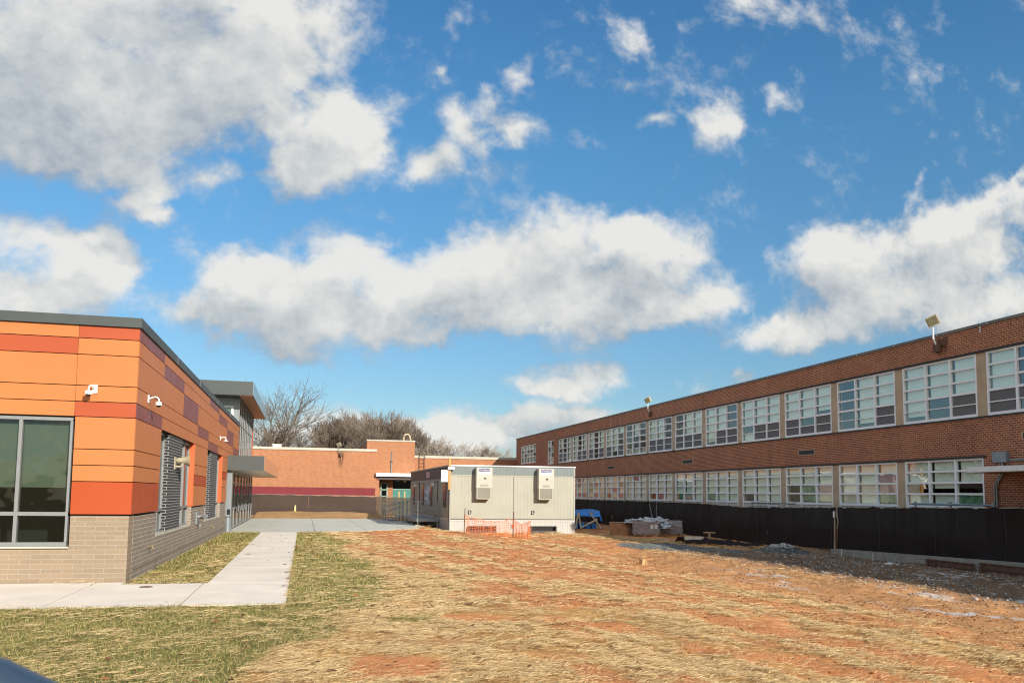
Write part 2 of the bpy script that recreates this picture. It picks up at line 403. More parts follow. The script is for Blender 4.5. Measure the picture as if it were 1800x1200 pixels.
M['mirror_metal'] = mat('polished_fascia', (.62, .60, .58), .14, .95, .03, 1)
M['bluemetal'] = mat('grey_blue_fascia', (.32, .37, .40), .25, .85, .05, 1)
M['roof'] = mat('roof_membrane', (.25, .25, .24), .9, 0, .1, 1)
M['sid'] = mat('cream_siding', (.295, .288, .235), .6, 0, .05, 1.2, stain=(2, .15, (.23, .21, .16)))
M['sid_side'] = mat('taupe_siding', (.30, .255, .20), .7, 0, .06, 1.2)
M['sid_band'] = mat('slate_band', (.13, .155, .15), .6, 0, .06, 1.5)
M['skirt'] = mat('white_skirting', (.38, .37, .345), .6, 0, .06, 2, stain=(3, .5, (.45, .24, .12)))
M['brown'] = mat('brown_trim', (.06, .04, .035), .6, 0, .1, 3)
M['ac'] = mat('beige_cabinet', (.36, .345, .29), .5, 0, .04, 3)
M['ac_d'] = mat('taupe_hood', (.20, .185, .145), .55, 0, .05, 3)
M['navy'] = mat('navy_print', (.02, .025, .12), .5, 0, 0)
M['paper'] = mat('white_sticker', (.62, .61, .60), .5, 0, .02, 4)
M['ink'] = mat('grey_ink', (.22, .22, .22), .6, 0, 0)
M['black'] = mat('black_rubber', (.015, .015, .015), .6, 0, .1, 3)
M['galv'] = mat('galvanised_steel', (.26, .28, .29), .45, .5, .12, 8)
M['wood'] = mat('weathered_timber', (.36, .25, .14), .85, 0, .25, 5, bump=.3)
M['woodpale'] = mat('pale_timber', (.55, .48, .38), .85, 0, .15, 5)
M['plyred'] = mat('rusty_board', (.27, .105, .045), .85, 0, .3, 4, bump=.4)
M['rust'] = mat('rusty_iron', (.13, .07, .045), .85, .2, .35, 6, bump=.4)
M['tarp'] = mat('blue_tarpaulin', (.012, .20, .62), .38, 0, .12, 3, spec=.6)
M['orange_net'] = mat('orange_plastic_mesh', (.55, .13, .03), .6, 0, .1, 6)
M['fab_dark'] = fabric('black_screen_fabric', (.016, .011, .010), .97)
M['fab_brown'] = fabric('brown_screen_fabric', (.050, .036, .030), .97, .12)
M['fab_thin'] = fabric('sheer_screen_fabric', (.070, .056, .042), .90, .12)
M['concrete'] = mat('pale_concrete', (.68, .61, .52), .9, 0, .09, .9, bump=.2, bs=120, stain=(.8, .22, (.48, .40, .30)))
M['concrete2'] = mat('grey_concrete', (.47, .455, .39), .9, 0, .10, .6, bump=.15, bs=200, stain=(.5, .35, (.30, .29, .25)))
M['curb'] = mat('rough_concrete', (.26, .24, .20), .95, 0, .2, 3, bump=.6)
M['door_green'] = mat('teal_door', (.02, .15, .12), .5, 0, .06, 2)
M['trim_green'] = mat('pale_green_trim', (.30, .42, .34), .6, 0, .05, 2)
M['brass'] = mat('dull_brass', (.22, .17, .09), .5, .3, .1, 8)
M['gold'] = mat('brass_glass', (.5, .3, .08), .4, .3, .1, 4)
M['lampglass'] = mat('lamp_lens', (.16, .145, .09), .2, 0, .1, 4)
M['bark'] = mat('grey_brown_bark', (.13, .10, .075), .95, 0, .25, .5)
M['twig'] = mat('brown_twigs', (.155, .120, .092), .95, 0, .2, .3)
M['twig_pale'] = mat('pale_twigs', (.26, .22, .18), .95, 0, .2, .3)
M['leaf'] = mat('dead_leaf', (.17, .075, .032), .8, 0, .35, 9)
M['horn'] = mat('tan_horn', (.33, .285, .19), .6, 0, .08, 8)
M['wrap'] = fabric('plastic_wrap', (.42, .42, .44), .42, .25)
M['wrap'].node_tree.nodes['Principled BSDF'].inputs['Roughness'].default_value = .25
M['brickpal'] = brick('packed_brick', (.30, .12, .07), (.22, .09, .055), (.10, .05, .035), .2, .06, .008, .2, streak=0)
M['lace'] = mat('creased_plastic', (.42, .45, .48), .25, 0, .25, 7, spec=.8)
M['railblue'] = mat('blue_painted_rail', (.028, .05, .08), .35, .1, .1, 3)
# ------------------------------------------------------------------ ground
LAT = rng.random((256, 256))
def vn(x, y):
    xi = np.floor(x).astype(int); yi = np.floor(y).astype(int)
    fx = x - xi; fy = y - yi; fx = fx * fx * (3 - 2 * fx); fy = fy * fy * (3 - 2 * fy)
    a = LAT[xi % 256, yi % 256]; b = LAT[(xi + 1) % 256, yi % 256]; c = LAT[xi % 256, (yi + 1) % 256]; d = LAT[(xi + 1) % 256, (yi + 1) % 256]
    return (a * (1 - fx) + b * fx) * (1 - fy) + (c * (1 - fx) + d * fx) * fy
def fbm(x, y, o=4):
    s = 0; a = .5; t = 0
    for i in range(o):
        s = s + a * vn(x * 2 ** i + 17.3 * i, y * 2 ** i + 5.1 * i); t += a; a *= .55
    return s / t
def ss(a, b, x):
    t = np.clip((x - a) / (b - a), 0, 1); return t * t * (3 - 2 * t)
def gauss(x, y, cx, cy, rx, ry): return np.exp(-((x - cx) / rx) ** 2 - ((y - cy) / ry) ** 2)
def streakc(x, y):
    th = .20 + .012 * (x - 5)
    return x * np.cos(th) + y * np.sin(th), -x * np.sin(th) + y * np.cos(th)
def onpath(x, y, m=0.0):
    walk = (x > -2.0 - m) & (x < -.24 + m) & (y > 15.4) & (y < 43)
    front = (x > -20) & (x < -.24 + m) & (y > 15.48 - m) & (y < 19.12 + m)
    plaza = (x > -4.5) & (x < plaza_x(y) + m) & (y > 41.9) & (y < 63.5)
    bld = (x < -3.6) & (y > 19.3)
    return walk | front | plaza | bld
def plaza_x(y):
    return np.interp(y, [41.9, 42.3, 43.3, 46, 50, 55, 60, 64], [-.2, 2.0, 4.3, 6.1, 7.2, 7.6, 6.8, 4.5])
def gz(x, y):
    x = np.asarray(x, float); y = np.asarray(y, float)
    z = -.30 * ss(3, 13, x) * ss(95, 70, y) - .07 * ss(18, 21.5, x) * ss(33, 24, y)
    n = (fbm(x * .5, y * .5, 4) - .5) * .16
    p, q = streakc(x, y)
    ruts = -.06 * ss(.60, .72, vn(p * .9 + 3, q * .05 + 9)) + .03 * (vn(p * 2.2, q * .25) - .5)
    rough = (fbm(x * 3.1, y * 3.1, 3) - .5) * .075 + (fbm(x * 6, y * 2.2, 3) - .5) * .07 * ss(8, 11, x)
    flat = ss(1.5, 5, x) * ss(4, 9, y + 4)
    shade = ss(12, 16, x) * ss(36, 26, y)
    z = z + (n + ruts) * (.15 + .85 * flat) * ss(62, 55, np.abs(y - 10)) + rough * (.25 + .75 * flat + .8 * shade)
    z = z + .16 * gauss(x, y, 6.2, 42.6, 2.2, 1.6) + .14 * gauss(x, y, 9.5, 40, 2.2, 2.5)
    z = z + .32 * ss(64, 67.5, y) * ss(75, 70, y) * ss(7.5, 5, x) * (.7 + .6 * fbm(x * .7, y * .7, 3))
    near = onpath(x, y, .45)
    z = np.where(near, np.clip(z, -.012, -.002), z)
    z = np.where(onpath(x, y, -.14), -.09, z)
    z = np.where((x > 22.6) | (x < -6), np.minimum(z, -.02), z)
    return np.where((np.abs(x) > 60) | (y > 130) | (y < -40), -.1, z)
def grass_edge(y): return np.interp(y, [7, 9, 12, 15, 18, 25, 34, 42, 43], [-1.6, -.7, .35, 1.25, 1.6, 1.7, 1.5, 1.2, .6])
def band(x, y, pts, w):
    d = np.full(np.shape(x), 1e9)
    for (ax, ay), (bx_, by) in zip(pts, pts[1:]):
        vx, vy = bx_ - ax, by - ay
        t = np.clip(((x - ax) * vx + (y - ay) * vy) / (vx * vx + vy * vy), 0, 1)
        d = np.minimum(d, np.hypot(x - ax - t * vx, (y - ay - t * vy)))
    return d / w
BANDS = [([(4.5, 41), (5.8, 33), (6.9, 26), (8.1, 19), (9.0, 15.9), (10.2, 12.8), (11.3, 10.2)], 1.0), ([(8.8, 39), (10.4, 31), (11.5, 26), (12.2, 21), (12.8, 17)], 1.0),
         ([(3.4, 16.2), (5.2, 15.1), (6.6, 13.8), (7.5, 11.9), (8.2, 8.6)], .75), ([(2.4, 13.4), (4.2, 12.7), (5.1, 12.1)], .38), ([(5.8, 20), (7.2, 16.6), (8.3, 13.6)], .5), ([(3.9, 30), (5.0, 23), (5.6, 19.5)], .5), ([(1.0, 36), (2.6, 27), (3.4, 21)], .35), ([(5.4, 10.6), (6.4, 9.6), (6.9, 8.0)], .4)]
def masks(x, y):
    x = np.asarray(x, float); y = np.asarray(y, float)
    e = grass_edge(y) + (fbm(x * .8 + 9, y * .5, 4) - .5) * 1.7
    g = ss(.25, -.35, x - e) * ss(43, 41.5, y)
    g = np.maximum(g, .75 * ss(.35, .75, gauss(x, y, 1.7, 13.3, .55, .45)))
    p, q = streakc(x, y)
    n = fbm(p * .55 + 40, q * .13 + 7, 5)
    fine = fbm(p * 1.7 + 4, q * .5, 4)
    clay = ss(.40, .53, n * .72 + fine * .28 + .045 * ss(4, 9, x) - .06 * ss(24, 12, y) * ss(13, 6, x))
    spots = (gauss(x, y, 1.2, 9.7, .75, .9) + .9 * gauss(x, y, 4.6, 14.4, 1.5, .7) + gauss(x, y, 7.4, 13.0, 1.4, .55) + .8 * gauss(x, y, 6.6, 26.5, 1.8, 4.5)
             + .9 * gauss(x, y, 6.3, 42.5, 2.0, 2.6) + .9 * gauss(x, y, 9.0, 39.5, 2.2, 2.4) + .6 * gauss(x, y, 12.5, 34, 1.5, 5) + .7 * gauss(x, y, 3.9, 12.0, .9, .4))
    clay = np.maximum(clay * ss(1.0, 3.4, x - .4 * fine), ss(.32, .62, spots * (.55 + .8 * fine)))
    wob = 1.5 * (fbm(p * .9 + 70, q * .35, 4) - .5) + 1.6 * (fine - .5) + .4 * (fbm(x * 3.5, y * 2.0, 3) - .5)
    for pts_, w_ in BANDS: clay = np.maximum(clay, .95 * ss(1.15, .55, band(x, y, pts_, w_) + wob))
    tan = ss(9.3, 12.2, x + (y - 14) * -.06 + 2.2 * (n - .5)) * ss(36, 28, y)
    tan = np.maximum(tan, .8 * ss(.55, .85, gauss(x, y, 1.9, 11.3, 1.0, .9) + .35 * (fine - .5)))
    frost = ss(.56, .66, fbm(p * 2.0 + 60, q * .45 + 3, 5)) * ss(9.5, 12.5, x + (y - 12) * -.12) * ss(27, 20, y) * ss(22, 20, x)
    frost = frost * ss(.35, .6, vn(x * .9, y * .5)) * ss(.38, .56, fbm(x * 5, y * 3, 3)) * ss(10.5, 13, x)
    rub = ss(14.5, 16.5, x + .5 * (fine - .5)) * ss(36, 30, y) * ss(8, 12, y)
    grav = ss(.30, .62, (gauss(x, y, 15.6, 35.2, 2.0, 2.6) + .7 * gauss(x, y, 17.2, 31.5, 1.2, 1.8)) * (.4 + 1.2 * fine))
    return g, clay, tan, frost, rub, grav
def ground_col(x, y):
    g, clay, tan, frost, rub, grav = masks(x, y)
    v = fbm(x * 1.1, y * 1.1, 5)[..., None]
    straw = np.array([.50, .29, .11]) * (.8 + .4 * v)
    cl = np.array([.55, .23, .092]) * (.85 + .35 * v)
    tn = np.array([.50, .27, .12]) * (.8 + .4 * v)
    gr = np.array([.175, .16, .055]) * (.7 + .6 * v)
    rb = np.array([.20, .13, .08]) * (.6 + .8 * v)
    gv = np.array([.15, .16, .155]) * (.6 + .8 * v)
    c = straw
    for m_, k in ((tan, tn), (clay * (1 - .8 * tan), cl), (rub, rb), (grav, gv), (g, gr), (frost, np.array([.62, .60, .58]) * np.ones_like(v))):
        m_ = m_[..., None]; c = c * (1 - m_) + k * m_
    a = (1 - clay) * (1 - tan * .8) * (1 - rub) * (1 - grav)
    far = ss(60, 66, y)[..., None]
    c = c * (1 - far) + np.array([.40, .24, .11]) * (.8 + .4 * v) * far
    return c, a
def axis(lo, hi, st, ext): 
    far = [-3000, -1200, -500, -200, -100, -60, -40, -25, -16, -11]
    a = list(np.arange(lo, hi + 1e-6, st))
    l = [q for q in ext[0] if q < lo - st]; r_ = [q for q in ext[1] if q > hi + st]
    return np.array(l + a + r_)
gx = axis(-8, 23.6, .13, ([-3000, -1200, -500, -200, -100, -60, -40, -25, -16, -11], [25, 28, 34, 44, 60, 100, 200, 500, 1200, 3000]))
gy = np.concatenate([[-3000, -1000, -300, -100, -50, -20, -8, 0, 4, 6], np.arange(7, 30, .13), np.arange(30, 50, .22), np.arange(50, 80, .4), [84, 92, 105, 125, 160, 250, 500, 1200, 3000]])
GX, GY = np.meshgrid(gx, gy)
GZ = gz(GX, GY); GC, GA = ground_col(GX, GY)
nx, ny = len(gx), len(gy)
def np_mesh(name, V, F, col=None, mats=(), smooth=False):
    me = bpy.data.meshes.new(name)
    V = np.asarray(V, np.float32).reshape(-1, 3); F = np.asarray(F, np.int32); k = F.shape[1]
    me.vertices.add(len(V)); me.vertices.foreach_set('co', V.ravel())
    me.loops.add(F.size); me.loops.foreach_set('vertex_index', F.ravel())
    me.polygons.add(len(F)); me.polygons.foreach_set('loop_start', np.arange(0, F.size, k, dtype=np.int32))
    if smooth: me.polygons.foreach_set('use_smooth', np.ones(len(F), bool))
    if col is not None:
        at = me.color_attributes.new('Col', 'FLOAT_COLOR', 'POINT'); at.data.foreach_set('color', np.asarray(col, np.float32).ravel())
    for m_ in mats: me.materials.append(m_)
    me.update(); me.validate()
    o = bpy.data.objects.new(name, me); C.objects.link(o); BASE[o] = Vector((0, 0, 0))
    return o
idx = np.arange(nx * ny).reshape(ny, nx)
F = np.stack([idx[:-1, :-1], idx[:-1, 1:], idx[1:, 1:], idx[1:, :-1]], -1).reshape(-1, 4)
ground = np_mesh('ground', np.stack([GX, GY, GZ], -1), F, np.concatenate([GC, GA[..., None]], -1), [attrmat('soil', detail=True)], True)
tag(ground, kind='structure')

# ---- straw, grass and rubble scattered over it
def scatter(n, x0, x1, y0, y1): return rng.uniform(x0, x1, n), rng.uniform(y0, y1, n)
def strips(x, y, z, ang, L, wd, lift, col, bend):
    n = len(x); dx, dy = np.cos(ang), np.sin(ang); px, py = -dy, dx
    V = np.zeros((n, 3, 2, 3))
    for i, t in enumerate((-.5, 0, .5)):
        ox = dx * L * t + px * bend * (0 if i == 1 else 1); oy = dy * L * t + py * bend * (0 if i == 1 else 1)
        zz = z + (lift if i == 1 else lift * (.1 if i == 0 else rng.uniform(0, 2, n)))
        for j, s_ in enumerate((-1, 1)):
            V[:, i, j, 0] = x + ox + px * wd * s_ * .5; V[:, i, j, 1] = y + oy + py * wd * s_ * .5; V[:, i, j, 2] = zz + s_ * wd * .25
    b = np.arange(n)[:, None] * 6
    Fq = np.concatenate([b + np.array([0, 1, 3, 2]), b + np.array([2, 3, 5, 4])], 0)
    return V.reshape(-1, 3), Fq, np.repeat(col, 6, axis=0)
parts = []
for (n, x0, x1, y0, y1, L0, L1, wd) in ((150000, -4, 12, 8, 14, .05, .17, .0036), (150000, -5, 17, 14, 22, .06, .22, .0058), (100000, -3, 19, 22, 34, .08, .26, .009), (42000, 0, 20, 34, 50, .12, .36, .016)):
    x, y = scatter(n, x0, x1, y0, y1)
    g, clay, tan, frost, rub, grav = masks(x, y)
    pr = (1 - .90 * clay) * (1 - .88 * tan) * (1 - .82 * g) * (1 - .95 * rub) * (1 - .9 * grav)
    pr *= .25 + 1.0 * ss(.32, .62, fbm(x * 1.5, y * 1.2, 4))
    k = (rng.random(n) < pr) & ~onpath(x, y, -.05)
    x, y = x[k], y[k]; m_ = len(x)
    ang = rng.normal(.15, .9, m_); sel = rng.random(m_) < .45; ang[sel] = rng.uniform(0, math.pi, sel.sum())
    L = rng.uniform(L0, L1, m_) ** 1.0
    t = rng.random((m_, 1)); br = rng.uniform(.5, 1.15, (m_, 1))
    col = (np.array([.76, .58, .31]) * t + np.array([.46, .29, .125]) * (1 - t)) * br
    col = np.concatenate([col, np.ones((m_, 1))], 1)
    parts.append(strips(x, y, gz(x, y) + rng.uniform(.002, .028, m_) + .055 * ss(.50, .72, fbm(x * 1.9 + 5, y * 1.6, 4)), ang, L, wd * rng.uniform(.6, 1.3, m_), rng.uniform(0, .012, m_), col, rng.normal(0, .006, m_)))
def merge(parts):
    V = []; Fs = []; Cc = []; o = 0
    for v, f, c in parts: V.append(v); Fs.append(f + o); Cc.append(c); o += len(v)
    return np.concatenate(V), np.concatenate(Fs), np.concatenate(Cc)
V, Fq, Cc = merge(parts)
straw = np_mesh('straw_mulch', V, Fq, Cc, [attrmat('straw', .65)])
tag(straw, 'pale straw mulch strewn over the orange clay of the yard', 'straw', kind='stuff')

gp = []
for (n, x0, x1, y0, y1, h, wd) in ((90000, -6, 2.4, 8, 15.5, .055, .009), (50000, -3.7, 3, 15.5, 24, .06, .014), (42000, -3.7, 3, 24, 42.2, .07, .024)):
    x, y = scatter(n, x0, x1, y0, y1)
    g = masks(x, y)[0]
    k = (rng.random(n) < g * (.4 + .9 * ss(.3, .6, fbm(x * 2.5, y * 2.5, 3)))) & ~onpath(x, y, -.02)
    x, y = x[k], y[k]; m_ = len(x); z = gz(x, y) - .01
    a = rng.uniform(0, 6.28, m_); hh = h * rng.uniform(.5, 1.3, m_); ln = rng.normal(0, .035, (2, m_))
    V = np.zeros((m_, 3, 3)); V[:, :, 0] = x[:, None]; V[:, :, 1] = y[:, None]; V[:, :, 2] = z[:, None]
    V[:, 0, 0] -= np.cos(a) * wd / 2; V[:, 0, 1] -= np.sin(a) * wd / 2; V[:, 1, 0] += np.cos(a) * wd / 2; V[:, 1, 1] += np.sin(a) * wd / 2
    V[:, 2, 0] += ln[0]; V[:, 2, 1] += ln[1]; V[:, 2, 2] += hh
    t = rng.random((m_, 1)); br = rng.uniform(.6, 1.2, (m_, 1))
    t = np.where(rng.random((m_, 1)) < .45, 1.0, t * .35)
    col = (np.array([.38, .30, .12]) * t + np.array([.115, .145, .034]) * (1 - t)) * br
    gp.append((V.reshape(-1, 3), np.arange(m_ * 3).reshape(-1, 3), np.repeat(np.concatenate([col, np.ones((m_, 1))], 1), 3, axis=0)))
V, Fq, Cc = merge(gp)
grass = np_mesh('grass', V, Fq, Cc, [attrmat('grass_blades', .7)])
tag(grass, 'short winter grass beside the pale walkway', 'grass', kind='stuff')

OCT = np.array([(1, 0, 0), (-1, 0, 0), (0, 1, 0), (0, -1, 0), (0, 0, 1), (0, 0, -1)], float)
OF = np.array([(0, 2, 4), (2, 1, 4), (1, 3, 4), (3, 0, 4), (2, 0, 5), (1, 2, 5), (3, 1, 5), (0, 3, 5)])
def stones(x, y, z, size, col):
    n = len(x)
    S = size[:, None] * rng.uniform(.5, 1.1, (n, 3)) * np.array([1, 1, .6])
    V = OCT[None] * S[:, None] * rng.uniform(.7, 1.2, (n, 6, 1))
    a = rng.uniform(0, 6.28, n); ca, sa = np.cos(a)[:, None], np.sin(a)[:, None]
    X_ = V[..., 0] * ca - V[..., 1] * sa; Y_ = V[..., 0] * sa + V[..., 1] * ca
    V = np.stack([X_ + x[:, None], Y_ + y[:, None], V[..., 2] + z[:, None]], -1)
    Fq = (OF[None] + np.arange(n)[:, None, None] * 6).reshape(-1, 3)
    return V.reshape(-1, 3), Fq, np.repeat(np.concatenate([col, np.ones((n, 1))], 1), 6, axis=0)
x, y = scatter(46000, 9, 22.3, 10, 34)
rub = masks(x, y)[4]; tan = masks(x, y)[2]
k = rng.random(len(x)) < np.maximum(rub * .75 * ss(.36, .62, fbm(x * .9 + 31, y * .5, 4)), tan * .20); x, y = x[k], y[k]; n = len(x)
pal = np.array([(.40, .37, .34), (.22, .13, .08), (.14, .14, .14), (.42, .39, .34), (.30, .18, .10)])
tp = rng.random(n); dark = (x < 14.5)
col = pal[rng.integers(0, 5, n)] * rng.uniform(.6, 1.2, (n, 1))
col[dark] = np.array([.30, .16, .075]) * rng.uniform(.4, 1.1, (dark.sum(), 1))
rubble = np_mesh('rubble', *stones(x, y, gz(x, y) + .005, rng.uniform(.012, .065, n) * np.where(dark, .55, 1), col), [attrmat('broken_stone', .9)])
tag(rubble, 'broken stone and clods scattered along the foot of the black fence', 'rubble', kind='stuff')
x, y = scatter(16000, 11.5, 20, 29, 40); grav = masks(x, y)[5]
k = rng.random(len(x)) < grav; x, y = x[k], y[k]; n = len(x)
gravel = np_mesh('gravel', *stones(x, y, gz(x, y) + .01, rng.uniform(.02, .045, n), np.array([.20, .21, .20]) * rng.uniform(.4, 1.3, (n, 1))), [attrmat('blue_grey_gravel', .9)])
tag(gravel, 'thin spread of blue grey gravel on the straw in front of the pallets', 'gravel', kind='stuff')
# clods of clay in the tracks
x, y = scatter(26000, 2.5, 15, 8.5, 34); g, clay, tan, *_ = masks(x, y)
k = rng.random(len(x)) < np.maximum(clay, tan) * (.12 + .75 * ss(.5, .66, fbm(streakc(x, y)[0] * 1.5, streakc(x, y)[1] * .3, 3))); x, y = x[k], y[k]; n = len(x)
clods = np_mesh('clay_clods', *stones(x, y, gz(x, y) + .002, rng.uniform(.008, .042, n), np.array([.36, .15, .06]) * rng.uniform(.3, 1.2, (n, 1))), [attrmat('clay_lumps', .95)])
tag(clods, 'small lumps of orange clay lying in the vehicle tracks', 'clay', kind='stuff')
# leaf litter in the grass
def leafquads(x, y, z, s_):
    n = len(x); a = rng.uniform(0, 6.28, n); V = np.zeros((n, 4, 3))
    for i, (q, e) in enumerate(((-1, 0), (0, -.55), (1, 0), (0, .6))):
        V[:, i, 0] = x + s_ * (q * np.cos(a) - e * np.sin(a)); V[:, i, 1] = y + s_ * (q * np.sin(a) + e * np.cos(a)); V[:, i, 2] = z + s_ * rng.uniform(0, .5, n)
    col = np.array([.20, .085, .035]) * rng.uniform(.5, 1.4, (n, 1))
    return V.reshape(-1, 3), np.arange(n * 4).reshape(-1, 4), np.repeat(np.concatenate([col, np.ones((n, 1))], 1), 4, axis=0)
xs = np.concatenate([rng.uniform(-3.6, -2.0, 260), rng.normal(-2.4, .35, 120), rng.normal(.25, .35, 170), rng.uniform(-3, 3, 90), rng.uniform(-1, 2, 60)])
ys = np.concatenate([rng.uniform(19.3, 42, 260), rng.uniform(26, 42, 120), rng.uniform(26, 42, 170), rng.uniform(9, 15, 90), rng.uniform(15, 30, 60)])
k = ~onpath(xs, ys, 0); xs, ys = xs[k], ys[k]
lit_ = np_mesh('leaf_litter', *leafquads(xs, ys, gz(xs, ys) + .05, rng.uniform(.03, .07, len(xs))), [attrmat('dry_leaves', .8)])
tag(lit_, 'dry brown leaves caught in the grass along the walkway', 'leaves', kind='stuff')

# ------------------------------------------------------------------ paving
def slab(name, poly, z0, z1, m_):
    b = MB(); n = len(poly)
    b.poly([(p[0], p[1], z1) for p in poly]); 
    for i in range(n):
        p, q = poly[i], poly[(i + 1) % n]
        b.quad((p[0], p[1], z0), (q[0], q[1], z0), (q[0], q[1], z1), (p[0], p[1], z1))
    return tag(b.build(name, m_), kind='structure')
J = .012
b = MB()
xs_ = [-20, -14, -8.6, -3.9, -1.98]
def rbx(b, x0, x1, y0, y1, z=0): b.box(x0 + J, x1 - J, y0 + J, y1 - J, -.1, z)
def slabq(b, pts, z=0):
    b.hexa([(p[0], p[1], -.1) for p in pts] + [(p[0], p[1], z) for p in pts])
slabq(b, [(-20, 15.48), (-4.28, 15.48), (-4.28, 19.46), (-20, 19.46)])
slabq(b, [(-4.24, 15.48), (-2.07, 15.48), (-2.07, 19.12), (-4.24, 19.12)])
b.box(-4.24, -3.70, 19.12, 19.47, -.1, 0)
rbx(b, -2.05, -.24, 15.47, 19.13)
yy = 19.13
while yy < 42: rbx(b, -1.98, -.24, yy, min(yy + 3.8, 42.05)); yy += 3.8
tag(b.build('walkway', M['concrete'], bevel=.006), kind='structure')
b = MB()
b.box(-30, -.3, 15.6, 19.0, -.1, -.03); b.box(-1.9, -.3, 15.6, 42, -.1, -.03)
tag(b.build('walkway_bed', M['joint']), kind='structure')
b = MB()
ys_ = [42.07, 45.5, 50, 55, 60, 63.5]; xs_ = [-3.62, -1.9, .6, 3.2, 5.4, 9]
for j in range(5):
    for i in range(5):
        y0, y1 = ys_[j] + J, ys_[j + 1] - J; x0 = xs_[i] + J
        pts = []
        for yk in np.linspace(y0, y1, 7): pts.append((min(xs_[i + 1] - J, float(plaza_x(yk))), yk))
        for (xa, ya), (xb, yb) in zip(pts, pts[1:]):
            if xa > x0 and xb > x0: slabq(b, [(x0, ya), (xa, ya), (xb, yb), (x0, yb)])
tag(b.build('paved_forecourt', M['concrete2']), kind='structure')
# cover plate in the walk
b = MB(); b.tube([(-3.1, 18.5, .002), (-3.1, 18.5, .008)], .13, 24)
tag(b.build('access_cover', M['rust'], base=(-3.1, 18.5, 0)), 'small round bronze access cover set in the walkway near the building corner', 'cover')
LP = [(-1.55, 40.6), (-1.2, 39.9), (-.95, 38.6), (-1.4, 37.4), (-.7, 36.8), (-1.75, 36.2), (-1.25, 35.3), (-.8, 34.4), (-.5, 33.6), (-1.8, 32.6), (-1.5, 31.2), (-1.0, 30.1), (-.42, 28.2), (-1.65, 27.5), (-.35, 26.3), (-.95, 24.9), (-.45, 23.7), (-.33, 21.4), (-.3, 19.9), (-.36, 18.3), (1.2, 43.1), (.3, 44.2)]
lm = MB()
pts = [(-1, 0, .012), (-.45, -.5, .03), (0, -.28, .02), (.5, -.5, .035), (1.1, 0, .01), (.5, .45, .04), (.05, .3, .02), (-.4, .5, .03)]
for i in range(8): lm.poly([(0, 0, .012), tuple(.075 * q for q in pts[i]), tuple(.075 * q for q in pts[(i + 1) % 8])])
leaf0 = lm.build('fallen_leaf', M['leaf'], base=(0, 0, 0))
for i, (lx, ly) in enumerate(LP):
    o = leaf0 if i == 0 else leaf0.copy()
    if i: C.objects.link(o)
    o.location = (lx, ly, .006); o.rotation_euler = (0, 0, i * 1.7); s_ = random.uniform(.7, 1.4); o.scale = (s_, s_, s_)
    tag(o, 'single curled brown leaf lying on the pale walkway slabs', 'leaf', 'fallen leaves on the walkway')

# ------------------------------------------------------------------ orange clad building
sb = thing('school_building', (-3.66, 19.5, 0), 'modern low building clad in orange, red and plum panels over tan brick', 'building')
ZR = [5.56, 5.28, 4.92, 4.24, 3.89, 3.56, 2.86, 2.51, 2.16, 1.45]
b = MB()
b.box(-22, -4.86, 19.50, 20.0, -.1, .77); b.box(-4.84, -3.68, 19.50, 20.0, -.1, 1.42)
b.box(-4.86, -4.84, 19.5, 19.7, -.1, .77)
b.build('tan_base_wall', M['tan_block'], sb)
b = MB()
b.box(-4.1, -3.675, 20.0, 22.92, -.1, 1.40)
b.box(-4.1, -3.675, 22.92, 29.65, -.1, .80); b.box(-4.1, -3.675, 29.65, 33.5, -.1, 1.40); b.box(-4.1, -3.675, 33.5, 39.5, -.1, .80); b.box(-4.1, -3.675, 39.5, 42.3, -.1, 1.40)
b.box(-3.675, -3.655, 20.0, 42.0, .215, .235)
b.build('brick_base_side', M['tan_side'], sb)
# dark backing behind the rainscreen
b = MB()
b.box(-22, -4.86, 19.56, 20.0, 3.52, 5.56); b.box(-4.86, -3.72, 19.56, 20.0, 1.42, 5.56)
b.box(-4.2, -3.72, 20.0, 22.9, 1.42, 5.56); b.box(-4.2, -3.72, 22.9, 48.5, 3.58, 5.56)
b.box(-4.2, -3.72, 29.72, 33.48, 1.42, 3.58); b.box(-4.2, -3.72, 39.52, 42.0, 1.42, 3.58)
b.build('backing_wall', M['joint'], sb)
panels = {k: MB() for k in ('orange', 'red', 'deep', 'purple')}
Gp = .009
def onepan(k, *a):
    pb = MB(); pb.box(*a); pb.build('cladding_panel', M[k], sb)
def fpan(k, x0, x1, r0, r1): onepan(k, x0 + Gp * .4, x1 - Gp * .4, 19.48, 19.515, ZR[r1] + Gp, ZR[r0] - Gp)
def epan(k, y0, y1, r0, r1): onepan(k, -3.675, -3.64, y0 + Gp * .35, y1 - Gp * .35, ZR[r1] + Gp, ZR[r0] - Gp)
XC, XJ = -3.643, -4.87
rowsF = [('orange', 'red'), ('red', 'orange'), ('orange', 'orange'), ('orange', 'orange'), ('orange', 'red')]
for r_, (l_, q) in enumerate(rowsF):
    fpan(l_, -8.9, XJ, r_, r_ + 1); fpan(q if r_ != 1 else 'orange', XJ, XC, r_, r_ + 1); fpan('orange' if r_ != 2 else 'red', -12.9, -8.9, r_, r_ + 1); fpan('orange', -22, -12.9, r_, r_ + 1)
for r_, k in ((5, 'orange'), (6, 'orange'), (7, 'orange'), (8, 'deep')): fpan(k, XJ + .02, XC, r_, r_ + 1)
